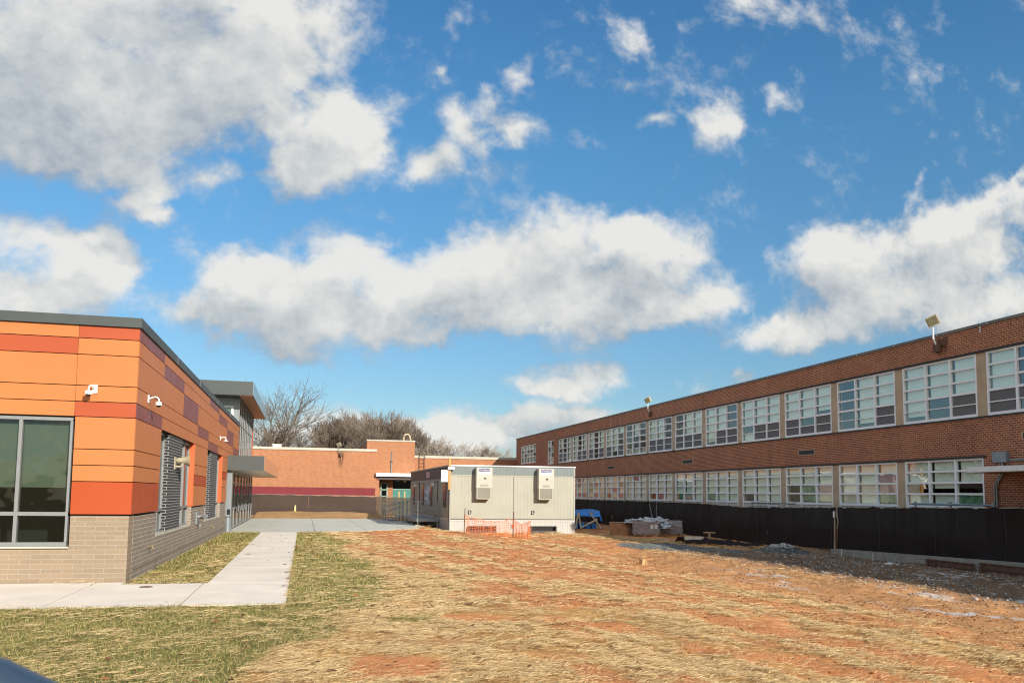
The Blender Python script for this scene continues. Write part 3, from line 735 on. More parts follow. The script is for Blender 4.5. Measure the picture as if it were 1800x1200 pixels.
E5 = [[(19.51, 22.9, 'purple'), (22.9, 26.6, 'orange'), (26.6, 30.2, 'orange'), (30.2, 33.6, 'orange'), (33.6, 37.2, 'purple'), (37.2, 41.2, 'orange'), (41.2, 44.8, 'orange'), (44.8, 48.5, 'orange')],
      [(19.51, 22.9, 'orange'), (22.9, 26.6, 'purple'), (26.6, 30.2, 'orange'), (30.2, 33.6, 'orange'), (33.6, 37.2, 'orange'), (37.2, 41.2, 'purple'), (41.2, 44.8, 'orange'), (44.8, 48.5, 'orange')],
      [(19.51, 22.9, 'orange'), (22.9, 26.6, 'orange'), (26.6, 30.2, 'purple'), (30.2, 33.6, 'orange'), (33.6, 37.2, 'orange'), (37.2, 41.2, 'orange'), (41.2, 44.8, 'purple'), (44.8, 48.5, 'orange')],
      [(19.51, 22.9, 'orange'), (22.9, 26.6, 'orange'), (26.6, 30.2, 'orange'), (30.2, 33.6, 'purple'), (33.6, 37.2, 'orange'), (37.2, 41.2, 'orange'), (41.2, 44.8, 'orange'), (44.8, 48.5, 'purple')],
      [(19.51, 22.9, 'purple'), (22.9, 26.6, 'orange'), (26.6, 30.2, 'orange'), (30.2, 33.5, 'orange'), (33.5, 37.4, 'purple'), (37.4, 41.2, 'orange'), (41.2, 44.8, 'orange'), (44.8, 48.5, 'orange')]]
for r_, row in enumerate(E5):
    for (y0, y1, k) in row: epan(k, y0, y1, r_, r_ + 1)
for (y0, y1, ks) in ((19.51, 22.88, ('orange', 'orange', 'orange', 'deep')), (29.74, 33.46, ('orange', 'orange', 'deep', 'orange')), (39.54, 42.0, ('orange', 'deep', 'orange', 'orange'))):
    for r_, k in enumerate(ks): epan(k, y0, y1, 5 + r_, 6 + r_)
nm = dict(orange='orange_cladding', red='red_cladding', deep='deep_red_cladding', purple='plum_cladding')
# window reveals
b = MB()
for y1 in (29.62, 39.42): b.box(-3.86, -3.645, y1, y1 + .09, 1.46, 3.57)
for y0 in (22.86, 33.44): b.box(-3.86, -3.645, y0, y0 + .03, 1.46, 3.57)
b.build('orange_jamb', M['jamb'], sb)
b = MB()
for y1 in (29.60, 39.42): b.box(-3.86, -3.67, y1, y1 + .1, .8, 1.44)
b.build('tan_jamb', M['tan_side'], sb)
b = MB()
for y0, y1 in ((22.92, 29.62), (33.5, 39.44)): b.box(-3.90, -3.665, y0, y1, .80, .86)
b.build('window_ledge', M['stonecap'], sb)
def side_window(y0, y1, p0, p1):
    for (a, c) in ((y0, p0), (p1, y1)):
        f = MB()
        n = 2
        for i in range(n + 1):
            yy = a + (c - a) * i / n; w_ = .045
            f.box(-3.90, -3.80 if i in (0, n) else -3.78, max(a, yy - w_), min(c, yy + w_), .86, 3.56)
        f.box(-3.89, -3.77, a, c, 1.42, 1.50); f.box(-3.89, -3.80, a, c, .86, .93); f.box(-3.89, -3.80, a, c, 3.48, 3.56)
        fo = f.build('window', M['alu'], sb)
        g_ = MB(); g_.quad((-3.85, a, .9), (-3.85, c, .9), (-3.85, c, 3.52), (-3.85, a, 3.52)); g_.build('pane', M['glass_dark'], fo)
    s_ = MB(); s_.box(-4.15, -4.13, y0, y1, 1.7, 3.5)
    s_.build('roller_shade', M['shade_green'], fo)
    s_ = MB(); s_.box(-4.7, -4.6, y0 - .1, y1 + .1, .5, 3.56); s_.build('dark_room', M['interior'], fo)
    p = MB(); p.box(-3.95, -3.69, p0, p1, .862, 3.575); p.build('glazed_brick_pier', M['pier'], sb)
side_window(22.9, 29.6, 24.5, 27.1); side_window(33.48, 39.42, 35.0, 37.6)
# front window
f = MB(); X0w, X1w = -13.0, -4.89
for i in range(9):
    xx = X1w - i * 1.01
    f.box(xx - (.0 if i else .05) - (.035 if i else 0), xx + (.035 if i else 0), 19.50, 19.64, .84, 3.50)
for z0, z1 in ((.77, .86), (1.42, 1.50), (3.46, 3.53)): f.box(X0w, X1w, 19.495, 19.64, z0, z1)
fo = f.build('window', M['alu'], sb)
g_ = MB(); g_.quad((X0w, 19.58, .8), (X1w, 19.58, .8), (X1w, 19.58, 3.5), (X0w, 19.58, 3.5)); g_.build('pane', M['glass_dark'], fo)
s_ = MB(); s_.box(X0w, X1w - .03, 19.70, 19.72, 2.02, 3.40); s_.build('roller_shade', M['shade_green'], fo)
s_ = MB(); s_.box(X0w, -4.25, 22.0, 22.1, .3, 3.6); s_.box(X0w, -4.3, 19.7, 22, 3.5, 3.55); s_.build('dark_room', M['interior'], fo)
b = MB(); b.box(X0w, -4.84, 19.44, 19.66, .735, .768); b.build('window_ledge', M['stonecap'], sb)
# fascia cap
b = MB()
b.box(-22, -3.60, 19.42, 19.9, 5.56, 5.775); b.box(-4.1, -3.60, 19.9, 48.0, 5.56, 5.775)
b.build('fascia_cap', M['cap'], sb)
b = MB()
for yy in (24.8, 30.0, 36.0, 42.0): b.box(-3.602, -3.594, yy - .02, yy + .02, 5.565, 5.77)
b.build('cap_seams', M['alu_dark'], sb)
b = MB(); b.box(-22, -4.1, 19.9, 62, 5.3, 5.4); b.build('roof', M['roof'], sb)
for (lx, ly, lz, h) in ((-4.15, 21.0, 5.775, .42), (-3.35, 47.6, 7.96, .42), (-6.5, 27, 5.4, .6)):
    b = MB(); b.tube([(lx, ly, lz - .05), (lx, ly, lz + h)], [.014, .008], 6); b.build('lightning_rod', M['alu'], sb)
# tower over the entrance
b = MB()
b.box(-14, -3.75, 48.52, 61, 5.4, 7.2)
b.build('upper_wall', M['alu_dark'], sb)
b = MB(); b.box(-4.9, -4.0, 48.46, 48.5, 5.7, 6.75); b.build('clerestory_frame', M['white'], sb)
b = MB(); b.box(-4.8, -4.12, 48.44, 48.455, 5.8, 6.65); b.build('clerestory_pane', M['glass_dark'], sb)
b = MB()
b.box(-14, -2.89, 47.0, 62.3, 7.21, 7.235)
b.build('roof_slab', M['cap'], sb)
b = MB(); b.box(-14, -2.90, 47.0, 47.04, 7.235, 7.97); b.box(-14, -2.94, 47.04, 62.28, 7.90, 7.965); b.build('upper_fascia', M['cap'], sb)
b = MB(); b.box(-2.90, -2.88, 47.0, 62.3, 7.21, 7.97); b.build('upper_side_fascia', M['bluemetal'], sb)
b = MB(); b.box(-3.6, -2.92, 47.05, 62.2, 7.185, 7.208); b.build('wood_soffit', M['soffit'], sb)
f = MB(); n = 8
for i in range(n + 1):
    yy = 48.55 + (60.2 - 48.55) * i / n; f.box(-3.74, -3.665, yy - .05, yy + .05, 3.72, 7.18)
for z0 in (5.72, 7.10): f.box(-3.72, -3.67, 48.52, 60.2, z0, z0 + .08)
fo = f.build('curtain_wall', M['alu'], sb)
g_ = MB(); g_.quad((-3.70, 48.5, 3.7), (-3.70, 60.2, 3.7), (-3.70, 60.2, 7.2), (-3.70, 48.5, 7.2)); g_.build('pane', M['glass_dark'], fo)
# canopy
b = MB(); b.box(-3.64, -1.94, 42.0, 42.03, 2.99, 3.70); b.box(-3.64, -1.95, 42.03, 65.5, 3.64, 3.68); b.build('canopy_front', M['cap'], sb)
b = MB(); b.box(-1.95, -1.93, 42.03, 65.6, 3.0, 3.70); b.build('canopy_side', M['mirror_metal'], sb)
b = MB(); b.box(-3.63, -1.96, 42.04, 65.5, 3.01, 3.04); b.build('canopy_soffit', M['soffit_l'], sb)
# corner column and entrance glazing
b = MB(); b.tube([(-3.58, 42.55, -.02), (-3.58, 42.55, .75)], .17, 16); b.box(-3.80, -3.42, 42.3, 42.85, .75, 2.98)
b.build('entrance_column', M['alu_dark'], sb)
b = MB(); b.box(-3.60, -3.45, 42.27, 42.295, .85, 1.1); b.build('card_reader', M['darkplastic'], sb)
b = MB(); b.box(-4.1, -3.72, 42.3, 44.2, -.05, 2.98); b.build('entrance_return_wall', M['cap'], sb)
f = MB(); n = 7
for i in range(n + 1):
    yy = 44.2 + (61.8 - 44.2) * i / n; f.box(-3.72, -3.62, yy - .05, yy + .05, 0.0, 2.98)
for z0, w_ in ((.02, .14), (2.36, .09), (2.9, .09), (1.02, .07)): f.box(-3.70, -3.63, 44.2, 61.8, z0, z0 + w_)
fo = f.build('entrance_glazing', M['alu'], sb)
g_ = MB(); g_.quad((-3.66, 44.2, 0), (-3.66, 61.8, 0), (-3.66, 61.8, 2.98), (-3.66, 44.2, 2.98)); g_.build('pane', M['glass_dark'], fo)
h_ = MB()
for i in range(3):
    yy = 49.0 + i * 2.52; h_.box(-3.57, -3.53, yy, yy + .04, .85, 1.35)
h_.build('door_pull', M['alu_dark'], fo)
b = MB(); b.box(-7, -6.9, 42.5, 61.8, 0, 3.0); b.box(-7, -3.75, 42.5, 62.0, 3.0, 3.6); b.build('lobby_wall', M['interior2'], sb)
b = MB(); b.box(-14, -3.7, 61.85, 62.0, -.05, 7.2); b.build('end_wall', M['red'], sb)
# things fixed to it
def dome_camera(loc, ang, label, dome=True, k=.72):
    t = thing('security_camera' if dome else 'wall_lamp', loc, label, 'camera' if dome else 'lamp', None)
    b = MB(); b.box(-.014, .014, -.075, .075, -.13, .13)
    rot = Matrix.Translation(loc) @ Matrix.Rotation(ang, 4, 'Z') @ Matrix.Scale(k, 4)
    def fin(b, name, m_, sm=False):
        b.v = [tuple(rot @ Vector(v)) for v in b.v]; return b.build(name, m_, t, smooth=sm)
    fin(b, 'mounting_plate', M['whiteplastic'])
    arm = [(.01, 0, 0), (.10, 0, .05)] + [(.20 + .11 * math.sin(q), 0, -.03 + .10 * math.cos(q)) for q in np.linspace(-.3, 1.57, 9)] + [(.31, 0, -.09)]
    b = MB(); b.tube(arm, .024, 10); fin(b, 'curved_arm', M['whiteplastic'], True)
    b = MB()
    if dome:
        b.tube([(.31, 0, -.085), (.31, 0, -.10), (.31, 0, -.20), (.31, 0, -.205)], [.06, .098, .102, .09], 20); fin(b, 'housing', M['whiteplastic'], True)
        b = MB(); b.tube([(.31, 0, -.20)] + [(.31, 0, -.20 - .07 * math.sin(q)) for q in np.linspace(.2, 1.5, 6)], [.075] + [.075 * math.cos(q) for q in np.linspace(.2, 1.5, 6)], 20); fin(b, 'dome', M['darkplastic'], True)
    else:
        b.tube([(.31, 0, -.085), (.31, 0, -.11), (.31, 0, -.16), (.31, 0, -.175)], [.03, .06, .15, .16], 20); fin(b, 'lamp_shade', M['whiteplastic'], True)
        b = MB(); b.tube([(.31, 0, -.176), (.31, 0, -.18)], .13, 16); fin(b, 'lens', M['paper'], True)
dome_camera((-4.49, 19.462, 4.17), -1.9, 'white dome camera on a bent arm on the sunlit front face beside the corner')
dome_camera((-3.625, 20.8, 4.13), 0, 'white gooseneck dome camera on the shaded side wall just past the corner')
dome_camera((-3.625, 38.0, 4.28), 0, 'small white gooseneck lamp on the plum panels above the second side window', False)
t = thing('horn_loudspeaker', (-3.69, 25.7, 2.8), 'tan horn loudspeaker bracketed to the dark brick pier in the first side window', 'loudspeaker')
b = MB(); o_ = Vector((-3.66, 25.75, 2.86)); d_ = Vector((1, .12, .03)).normalized()
ts = [.1, .16, .22, .30, .38, .44, .47]; rs = [.05, .085, .085, .10, .13, .17, .19]
b.tube([o_ + d_ * (q - .1) for q in ts], rs, 20); b.build('horn', M['horn'], t, smooth=True)
b = MB(); b.tube([(-3.68, 25.7, 2.68), (-3.52, 25.72, 2.68), (-3.46, 25.75, 2.80)], .03, 8); b.box(-3.70, -3.66, 25.6, 25.85, 2.6, 2.95); b.build('bracket', M['horn'], t)
t = thing('fire_hose_connection', (-3.66, 31.2, 1.05), 'grey twin outlet fire hose connection on the tan brick between the side windows', 'hydrant')
b = MB(); b.box(-3.675, -3.63, 31.0, 31.4, .8, 1.25); b.build('plate', M['alu_dark'], t)
b = MB(); b.tube([(-3.64, 31.2, 1.06), (-3.45, 31.2, 1.06)], .07, 12); b.tube([(-3.47, 31.05, 1.08), (-3.36, 30.98, 1.06)], .055, 12); b.tube([(-3.47, 31.35, 1.08), (-3.36, 31.42, 1.06)], .055, 12); b.tube([(-3.55, 31.2, .82), (-3.55, 31.2, .70)], .04, 10); b.build('outlet', M['alu'], t, smooth=True)
for i, (yy, zz, lb) in enumerate(((21.9, .62, 'brass hose tap on the tan brick nearest the building corner'), (35.8, .55, 'brass hose tap low on the tan brick under the second side window'), (41.0, .62, 'brass hose tap on the tan brick close to the entrance column'))):
    t = thing('hose_tap', (-3.66, yy, zz), lb, 'tap', 'hose taps on the tan brick wall')
    b = MB(); b.box(-3.672, -3.655, yy - .04, yy + .04, zz - .05, zz + .05); b.tube([(-3.66, yy, zz), (-3.57, yy, zz), (-3.54, yy, zz - .07)], .02, 8); b.build('spout', M['brass'], t)
    b = MB(); b.tube([(-3.58, yy, zz + .02), (-3.58, yy, zz + .06)], .012, 6); b.tube([(-3.58, yy - .035, zz + .065), (-3.58, yy + .035, zz + .065)], .012, 6); b.build('handle', M['brass'], t)
# ------------------------------------------------------------------ two storey brick school
XB = 24.0
tb = thing('brick_school', (XB, 24, 0), 'long two storey brown brick school with rows of white framed windows, in shade', 'building')
b = MB()
YN, YF = -22.0, 93.4
T = .35
def wx(z0, z1, y0, y1): b.box(XB, XB + T, y0, y1, z0, z1)
wx(7.46, 8.36, YN, YF)
wx(3.60, 5.02, YN, YF)
wx(5.02, 7.46, 77.0, 78.5); wx(5.02, 7.46, 80.5, 85.0); wx(5.02, 7.46, 91.2, YF); wx(5.02, 5.4, 85.0, 91.2)
wx(-.5, 3.60, 77.0, YF); wx(-.5, 3.60, YN, 24.88); wx(-.5, .55, 24.88, 77)
wx(5.02, 7.46, YN, 7.4)
b.box(XB + T, XB + 14, YF - .35, YF, -.5, 8.36)
b.build('brick_wall', M['brick_red'], tb)
b = MB(); b.box(XB - .05, XB + .5, YN, YF + .05, 8.36, 8.47); 
b.build('roof_edge', M['coping'], tb)
b = MB(); b.box(XB + .4, XB + 14, YN, YF - .4, 8.1, 8.2); b.box(XB + 13.7, XB + 14, YN, YF, -.5, 8.3); b.box(XB + .4, XB + 13.7, YN, YN + .3, -.5, 8.3); b.build('roof', M['roof'], tb)
b = MB(); b.box(XB - .035, XB + .1, YN, 77.1, 7.385, 7.46); b.box(XB - .035, XB + .1, 24.75, 77.1, 3.52, 3.60); b.box(XB - .05, XB + .1, YN, 77.1, 4.98, 5.04)
b.build('steel_lintel', M['lintel'], tb)
BAY = 4.348
for k in range(-5, 12):
    y0 = 25.1 + BAY * k; y1 = y0 + 3.88; nxt = y1 + (BAY - 3.88)
    p = MB(); p.box(XB + .03, XB + .3, y1, nxt, 5.04, 7.385); p.build('pilaster', M['pilaster'], tb)
    if k >= 0:
        p = MB(); p.box(XB + .03, XB + .3, y1, nxt, .55, 3.52); p.build('pilaster', M['pilaster'], tb)
p = MB(); p.box(XB + .03, XB + .3, 76.92, 77.0, 5.04, 7.385); p.build('pilaster', M['pilaster'], tb)
DARK = 0; BL = 1; WM = 2; SC = 3
def school_window(y0, y1, z0, z1, rows, kinds, lower=False, cols=3):
    f = MB(); fx0, fx1 = XB + .02, XB + .12; w_ = .07
    f.box(fx0, fx1, y0, y0 + w_, z0, z1); f.box(fx0, fx1, y1 - w_, y1, z0, z1)
    f.box(fx0, fx1, y0 + w_, y1 - w_, z1 - w_, z1); f.box(fx0 - .02, fx1, y0 + w_, y1 - w_, z0, z0 + .11)
    cw = (y1 - y0) / cols
    for i in range(1, cols): f.box(fx0 - .012, fx1, y0 + cw * i - .045, y0 + cw * i + .045, z0, z1)
    for i, rz in enumerate(rows[1:-1]):
        tk = .036 if i != 0 or lower else .018
        if i == 1 and not lower: tk = .045
        f.box(fx0 + .004, fx1, y0, y1, rz - tk, rz + tk)
    fo = f.build('window', M['winwhite'], tb)
    g_ = MB(); g_.quad((XB + .085, y0, rows[0]), (XB + .085, y1, rows[0]), (XB + .085, y1, z1), (XB + .085, y0, z1)); g_.build('pane', M['glass'], fo)
    bl = MB(); xb = XB + .17
    for c_ in range(cols):
        a, e = y1 - cw * (c_ + 1), y1 - cw * c_      # column 0 is the far one
        for r_ in range(len(rows) - 1):
            kd = kinds[r_ % len(kinds)][c_ % 3]
            if kd == '.': continue
            zt, zb = rows[len(rows) - 1 - r_], rows[len(rows) - 2 - r_]
            mi = {'b': 0, 'w': 1, 's': 2, 'p': 3, 'g': 4, 'r': 5, 'h': 0}[kd]
            if kd == 'h': zb = zb + (zt - zb) * .5
            if kd == 's': bl.box(XB + .066, XB + .072, a + .06, e - .06, zb, zt, mi)
            elif kd in 'pgr':
                bl.box(xb - .05, xb - .045, a + .1, e - .06, zb + .06, zt - .05, mi); bl.box(xb + .3, xb + .31, a, e, zb, zt, 0)
            else: bl.box(xb, xb + .01, a + .02, e - .12, zb, zt, mi)
    bl.build('blind', [M['blind'], M['blind_warm'], M['grey_screen'], M['paper_pink'], M['paper_green'], M['paper_cream']], fo)
    r_ = MB(); r_.box(XB + 2.2, XB + 2.3, y0 - .2, y1 + .2, z0 - .2, z1 + .2); r_.build('room_interior', M['interior2'], fo)
    return fo
M['paper_pink'] = mat('pink_paper_collage', (.30, .12, .16), .8, 0, .5, 4)
M['paper_green'] = mat('green_paper_collage', (.14, .28, .16), .8, 0, .6, 5)
M['paper_cream'] = mat('cream_paper', (.62, .58, .42), .8, 0, .3, 5)
UR = [5.13, 5.53, 5.97, 6.43, 6.90, 7.385]
UK = {-1: ['b..', 'b..', 'b..', 'ss.', 's..'], 0: ['bbb', 'bbb', 'bbb', 'b.s', 'h.s'], 1: ['.bb', '.bb', '.bb', '.bs', '.hs'], 2: ['bbb', 'bbb', 'bbh', 's.s', 'sss'],
      3: ['bbb', 'bbb', 'bbb', '.ss', 'bss'], 4: ['bb.', 'bb.', 'bb.', 'bss', 'hss'], 5: ['.bb', '.bb', '.bb', 'sss', 'sss'], 6: ['bb.', 'bb.', 'bb.', 'sss', 'sss'],
      7: ['.b.', '.b.', '...', '...', 'www'], 8: ['bbb', 'bb.', 'bb.', 'sbs', 's.s'], 9: ['b.b', 'b.b', 'b.b', 's.s', 's.s'], 10: ['b.b', 'b.b', 'b.b', 'bss', 'bss'], 11: ['b.b', 'b.b', '..b', 'ssb', 'ssb']}
for k in range(-2, 12):
    y0 = 25.1 + BAY * k
    school_window(y0, y0 + 3.88, 5.04, 7.385, UR, UK.get(k, ['bbb']))
LR = [1.78, 2.2, 2.63, 3.07, 3.52]
LK = {0: ['bbb', 'bbb', '.h.', 'bbg'], 1: ['bbb', 'bbp', 'bwp', 'wbg'], 2: ['bbb', 'bbb', '.gp', '.gr'], 3: ['bbb', 'bbb', 'bbb', '.bb'], 4: ['bbb', 'bbb', 'bbb', 'gbb'], 5: ['bbb', 'bbb', 'bbb', '.pb'],
      6: ['bbb', 'bbb', 'bbb', '.pb'], 7: ['rpb', 'bbb', 'bbb', 'bbb'], 8: ['brb', 'brg', 'rpb', '.rp'], 9: ['rbr', 'gpb', 'grr', 'rpr'], 10: ['p.b', 'p.r', 'prr', 'ppp'], 11: ['bbb', 'brb', 'bbr', '.bb']}
for k in range(0, 12):
    y0 = 25.1 + BAY * k
    if k == 0: y0 -= .18
    fo = school_window(y0, 28.98 + BAY * k, 1.66, 3.52, LR, LK[k], True)
    b = MB(); b.box(XB + .05, XB + .2, y0, 28.98 + BAY * k, .55, 1.655); b.build('spandrel_panel', M['blind_warm'], fo)
    b = MB()
    for i in (0, 1, 2, 3):
        yy = y0 + .045 + (28.98 + BAY * k - y0 - .09) * i / 3; b.box(XB + .03, XB + .05, yy - .045, yy + .045, .55, 1.655)
    b.build('spandrel_strip', M['winwhite'], fo)
school_window(85.0, 91.2, 5.4, 7.42, [5.4, 6.1, 6.5, 6.9, 7.42], ['bwb', '.b.', 'b.b', 'www'], True, 5)
school_window(78.5, 80.5, 4.6 + .44, 7.42, [5.04, 5.7, 6.2, 6.8, 7.42], ['b..', '.b.', 'b..', '.b.'], True, 2)
for (y0, y1) in ((21.6, 23.2), (35.1, 36.5), (48.1, 49.6), (61.8, 63.4)):
    v = MB(); v.box(XB - .015, XB + .0, y0, y1, 4.08, 4.11); v.box(XB - .015, XB, y0, y1, 4.32, 4.35); v.box(XB - .015, XB, y0, y0 + .05, 4.11, 4.32); v.box(XB - .015, XB, y1 - .05, y1, 4.11, 4.32)
    vo = v.build('wall_vent', M['pilaster'], tb)
    v = MB(); v.box(XB - .006, XB - .002, y0 + .05, y1 - .05, 4.11, 4.32); v.build('louvre', M['black'], vo)
v = MB(); v.box(22.45, XB, 8, 24.05, 2.94, 3.13); v.build('entrance_canopy', M['white'], tb)
v = MB(); v.box(XB - .03, XB, 8, 24.88, 3.135, 3.17); v.build('canopy_flashing', M['winwhite'], tb)
v = MB(); v.box(22.6, XB, 8.2, 23.9, 2.92, 2.938); v.build('canopy_soffit', M['wood'], tb)
v = MB(); v.box(XB - .05, XB - .01, 26.45, 26.9, 7.95, 8.22); v.build('rust_stained_plate', M['rust'], tb)
v = MB(); v.tube([(XB - .03, 24.8, 8.5), (XB - .03, 24.8, 8.12)], .018, 6); v.build('conductor', M['winwhite'], tb)
v = MB()
for i in range(28): 
    yy = 22 + i * 2.44; v.box(XB - .056, XB - .05, yy, yy + .05, 8.37, 8.46)
v.build('coping_joints', M['stonecap'], tb)

def floodlight(x, y, z, label, face=(-1, -.55), s_=1.0, rustpl=True, wallx=None):
    t = thing('floodlight', (x, y, z - .7 * s_), label, 'floodlight', None)
    b = MB(); b.tube([(x + .25 * s_, y, z - .85 * s_), (x + .12 * s_, y, z - .75 * s_), (x, y, z - .5 * s_), (x, y, z - .1)], .035 * s_, 8); b.build('curved_pole', M['whiteplastic'] if s_ > .9 else M['galv'], t, smooth=True)
    b = MB(); b.box(x + .1 * s_, x + .36 * s_, y - .14, y + .14, z - 1.05 * s_, z - .7 * s_); b.build('junction_box', M['rust'], t)
    f = Vector((face[0], face[1], -.25)).normalized(); side = Vector((-f.y, f.x, 0)).normalized(); up = side.cross(f)
    if up.z < 0: up = -up
    side, up = side * .92 + up * .38, up * .92 - side * .38
    c = Vector((x, y, z + .18 * s_))
    def bx(d0, d1, w_, h_, m_, nme):
        q = []
        for d in (d0, d1):
            pass
        pts = [c + f * d + side * a * w_ + up * e * h_ for d in (d0, d1) for (a, e) in ((-1, -1), (1, -1), (1, 1), (-1, 1))]
        b = MB(); b.hexa(pts); return b.build(nme, m_, t, bevel=.01)
    bx(-.16 * s_, .12 * s_, .22 * s_, .20 * s_, M['horn'], 'housing'); bx(.122 * s_, .13 * s_, .18 * s_, .16 * s_, M['lampglass'], 'lens')
    return t
floodlight(23.72, 26.85, 8.78, 'tan floodlight on a curved pole above a rust stained plate near the right edge', (-.85, -.9), 1.0)
floodlight(23.75, 54.6, 8.66, 'tan floodlight farther along the roof edge of the brown brick school', (-.85, -.9), .95)
t = thing('junction_cabinet', (23.9, 24.3, 3.35), 'grey electrical box on the brick wall above the white canopy with conduits below', 'electrical box')
b = MB(); b.box(23.80, 23.99, 23.72, 24.32, 3.32, 3.70); b.build('cabinet', M['galv'], t, bevel=.01)
b = MB()
for d in (0, .10): b.tube([(23.93, 24.0 + d, 3.32), (23.93, 24.0 + d, 2.9), (23.93, 24.28 + d, 2.5), (23.93, 24.28 + d, 1.5)], .032, 8)
b.tube([(23.95, 23.7, 3.40), (23.95, 20.0, 3.40)], .03, 8)
b.build('conduit', M['galv'], t, smooth=True)
t = thing('pipe_rail', (23.5, 26, -.2), 'grey steel pipe rail showing over the fence below the last lower windows', 'pipe rail')
b = MB(); b.tube([(23.4, 23.9, 1.80), (23.4, 27.9, 1.80)], .04, 8); b.build('rail', M['galv'], t, smooth=True)
for yy in (23.9, 25.9, 27.7):
    b = MB(); b.tube([(23.4, yy, -.2), (23.4, yy, 1.9)], .05, 8); b.build('post', M['galv'], t, smooth=True)
t = thing('barrier_gate', (23.2, 37.6, -.3), 'low grey tube gate with a small white sign showing above the fence', 'gate')
b = MB()
for z in (1.70, 1.52): b.tube([(23.2, 35.6, z), (23.2, 39.6, z)], .03, 6)
for yy in (35.6, 37.0, 37.9, 39.6): b.tube([(23.2, yy, -.3), (23.2, yy, 1.75)], .035, 6)
b.build('tube_frame', M['galv'], t, smooth=True)
b = MB(); b.box(23.14, 23.15, 37.0, 37.9, 1.42, 1.60); b.build('sign', M['paper'], t)
b = MB(); b.box(23.134, 23.139, 37.15, 37.75, 1.47, 1.52); b.build('sign_print', M['navy'], t)

# ------------------------------------------------------------------ orange brick wing across the yard
bb = thing('brick_wing', (6.5, 78, 0), 'low orange brick school wing with cream coping, maroon band and raised block, sunlit', 'building')
b = MB()
b.box(-16, 6.45, 78.0, 78.35, 2.40, 5.80); b.box(-16, 6.45, 78.0, 78.35, -.3, 1.70)
b.box(6.45, 6.80, 78.0, 79.6, -.3, 3.45)
b.box(6.1, 6.45, 78.35, 92, -.3, 5.80)
b.box(6.80, 8.25, 79.6, 79.9, -.3, 3.45)
b.box(5.68, 10.28, 79.5, 79.85, 3.45, 6.90); b.box(5.68, 6.03, 79.85, 92, 5.5, 6.90); b.box(9.93, 10.28, 79.85, 93.4, -.3, 6.90)
b.box(10.28, 24.0, 93.4, 93.75, -.3, 5.95)
b.build('brick_wall', M['brick_org'], bb)
b = MB(); b.box(-16, 6.45, 77.992, 78.35, 1.70, 2.40); b.build('maroon_band', M['maroon'], bb)
b = MB(); b.box(-16, 6.52, 77.92, 78.5, 5.80, 6.03); b.box(5.66, 10.3, 79.44, 79.95, 6.90, 7.03); b.box(5.62, 5.9, 79.95, 92, 6.9, 7.0); b.box(10.2, 24.0, 93.32, 93.9, 5.95, 6.24)
b.build('stone_coping', M['stonecap'], bb)
b = MB(); b.box(-16, 6.1, 78.5, 93, 5.7, 5.75); b.box(6.03, 9.93, 79.9, 92, 6.6, 6.7); b.box(10.3, 24, 93.8, 110, 5.8, 5.9); b.build('roof', M['roof'], bb)
b = MB(); b.box(6.46, 11.0, 77.6, 79.45, 3.50, 3.80); b.build('white_canopy', M['winwhite'], bb)
b = MB(); b.box(6.6, 10.9, 77.9, 79.5, 3.20, 3.47); b.build('canopy_beam', M['brown'], bb)
b = MB(); b.box(8.25, 10.0, 79.72, 79.8, 2.35, 3.45); b.build('transom_pane', M['glass_dark'], bb)
b = MB(); b.box(8.25, 10.0, 81.0, 81.1, 0, 3.45); b.build('lobby_wall', M['interior'], bb)
for i in range(2):
    x0 = 8.27 + i * .88
    b = MB(); b.box(x0, x0 + .86, 79.70, 79.76, -.2, 2.28); do = b.build('door', M['door_green'], bb)
    b = MB(); b.box(x0 + (.54 if i == 0 else .2), x0 + (.66 if i == 0 else .32), 79.68, 79.698, 1.2, 2.1); b.build('glass_slit', M['gold'], do)
b = MB(); b.box(8.25, 10.0, 79.66, 79.78, 2.285, 2.345); b.build('door_head', M['trim_green'], bb)
b = MB()
for z0 in (-.2, .9, 1.6, 2.22, 2.85): b.box(7.08, 7.75, 79.52, 79.6, z0, z0 + .08)
b.box(7.08, 7.17, 79.52, 79.6, -.2, 2.93); b.box(7.66, 7.75, 79.52, 79.6, -.2, 2.93)
fo = b.build('window', M['trim_green'], bb)
b = MB(); b.box(7.17, 7.66, 79.56, 79.58, -.2, 2.9); b.build('pane', M['glass_dark'], fo)
b = MB(); b.box(7.17, 7.66, 79.585, 79.598, -.2, 2.9); b.build('dark_room', M['interior'], fo)
t = thing('ceiling_lamp', (9.3, 78.9, 3.05), 'round yellow ceiling lamp glowing under the white canopy', 'lamp')
b = MB(); b.tube([(9.3, 78.9, 3.2), (9.3, 78.9, 3.12), (9.3, 78.9, 3.04)], [.2, .2, .08], 14); b.build('glass_bowl', M['gold'], t, smooth=True)
b = MB(); b.tube([(9.3, 78.9, 3.19), (9.3, 78.9, 3.21)], .23, 14); b.build('rim', M['brown'], t)
t = thing('drain_pipe', (8.05, 79.4, 3.8), 'thin dark metal drain pipe on the raised orange brick block', 'pipe')
b = MB(); b.tube([(8.05, 79.42, 3.82), (8.05, 79.42, 5.0)], .06, 8); b.tube([(8.05, 79.42, 5.0), (8.05, 79.42, 5.95)], .04, 8); b.build('pipe', M['galv'], t, smooth=True)
b = MB(); b.box(7.96, 8.14, 79.36, 79.50, 4.9, 5.0); b.box(7.97, 8.13, 79.36, 79.50, 3.82, 3.9); b.build('bracket', M['black'], t)
floodlight(3.0, 77.75, 6.2, 'floodlight with white lens above a rust streak on the low orange wing', (-.2, -1), .85)
b = MB(); b.box(2.85, 3.55, 77.983, 77.99, 3.9, 5.75)
stm = bpy.data.materials.new('rust_streak'); stm.use_nodes = True
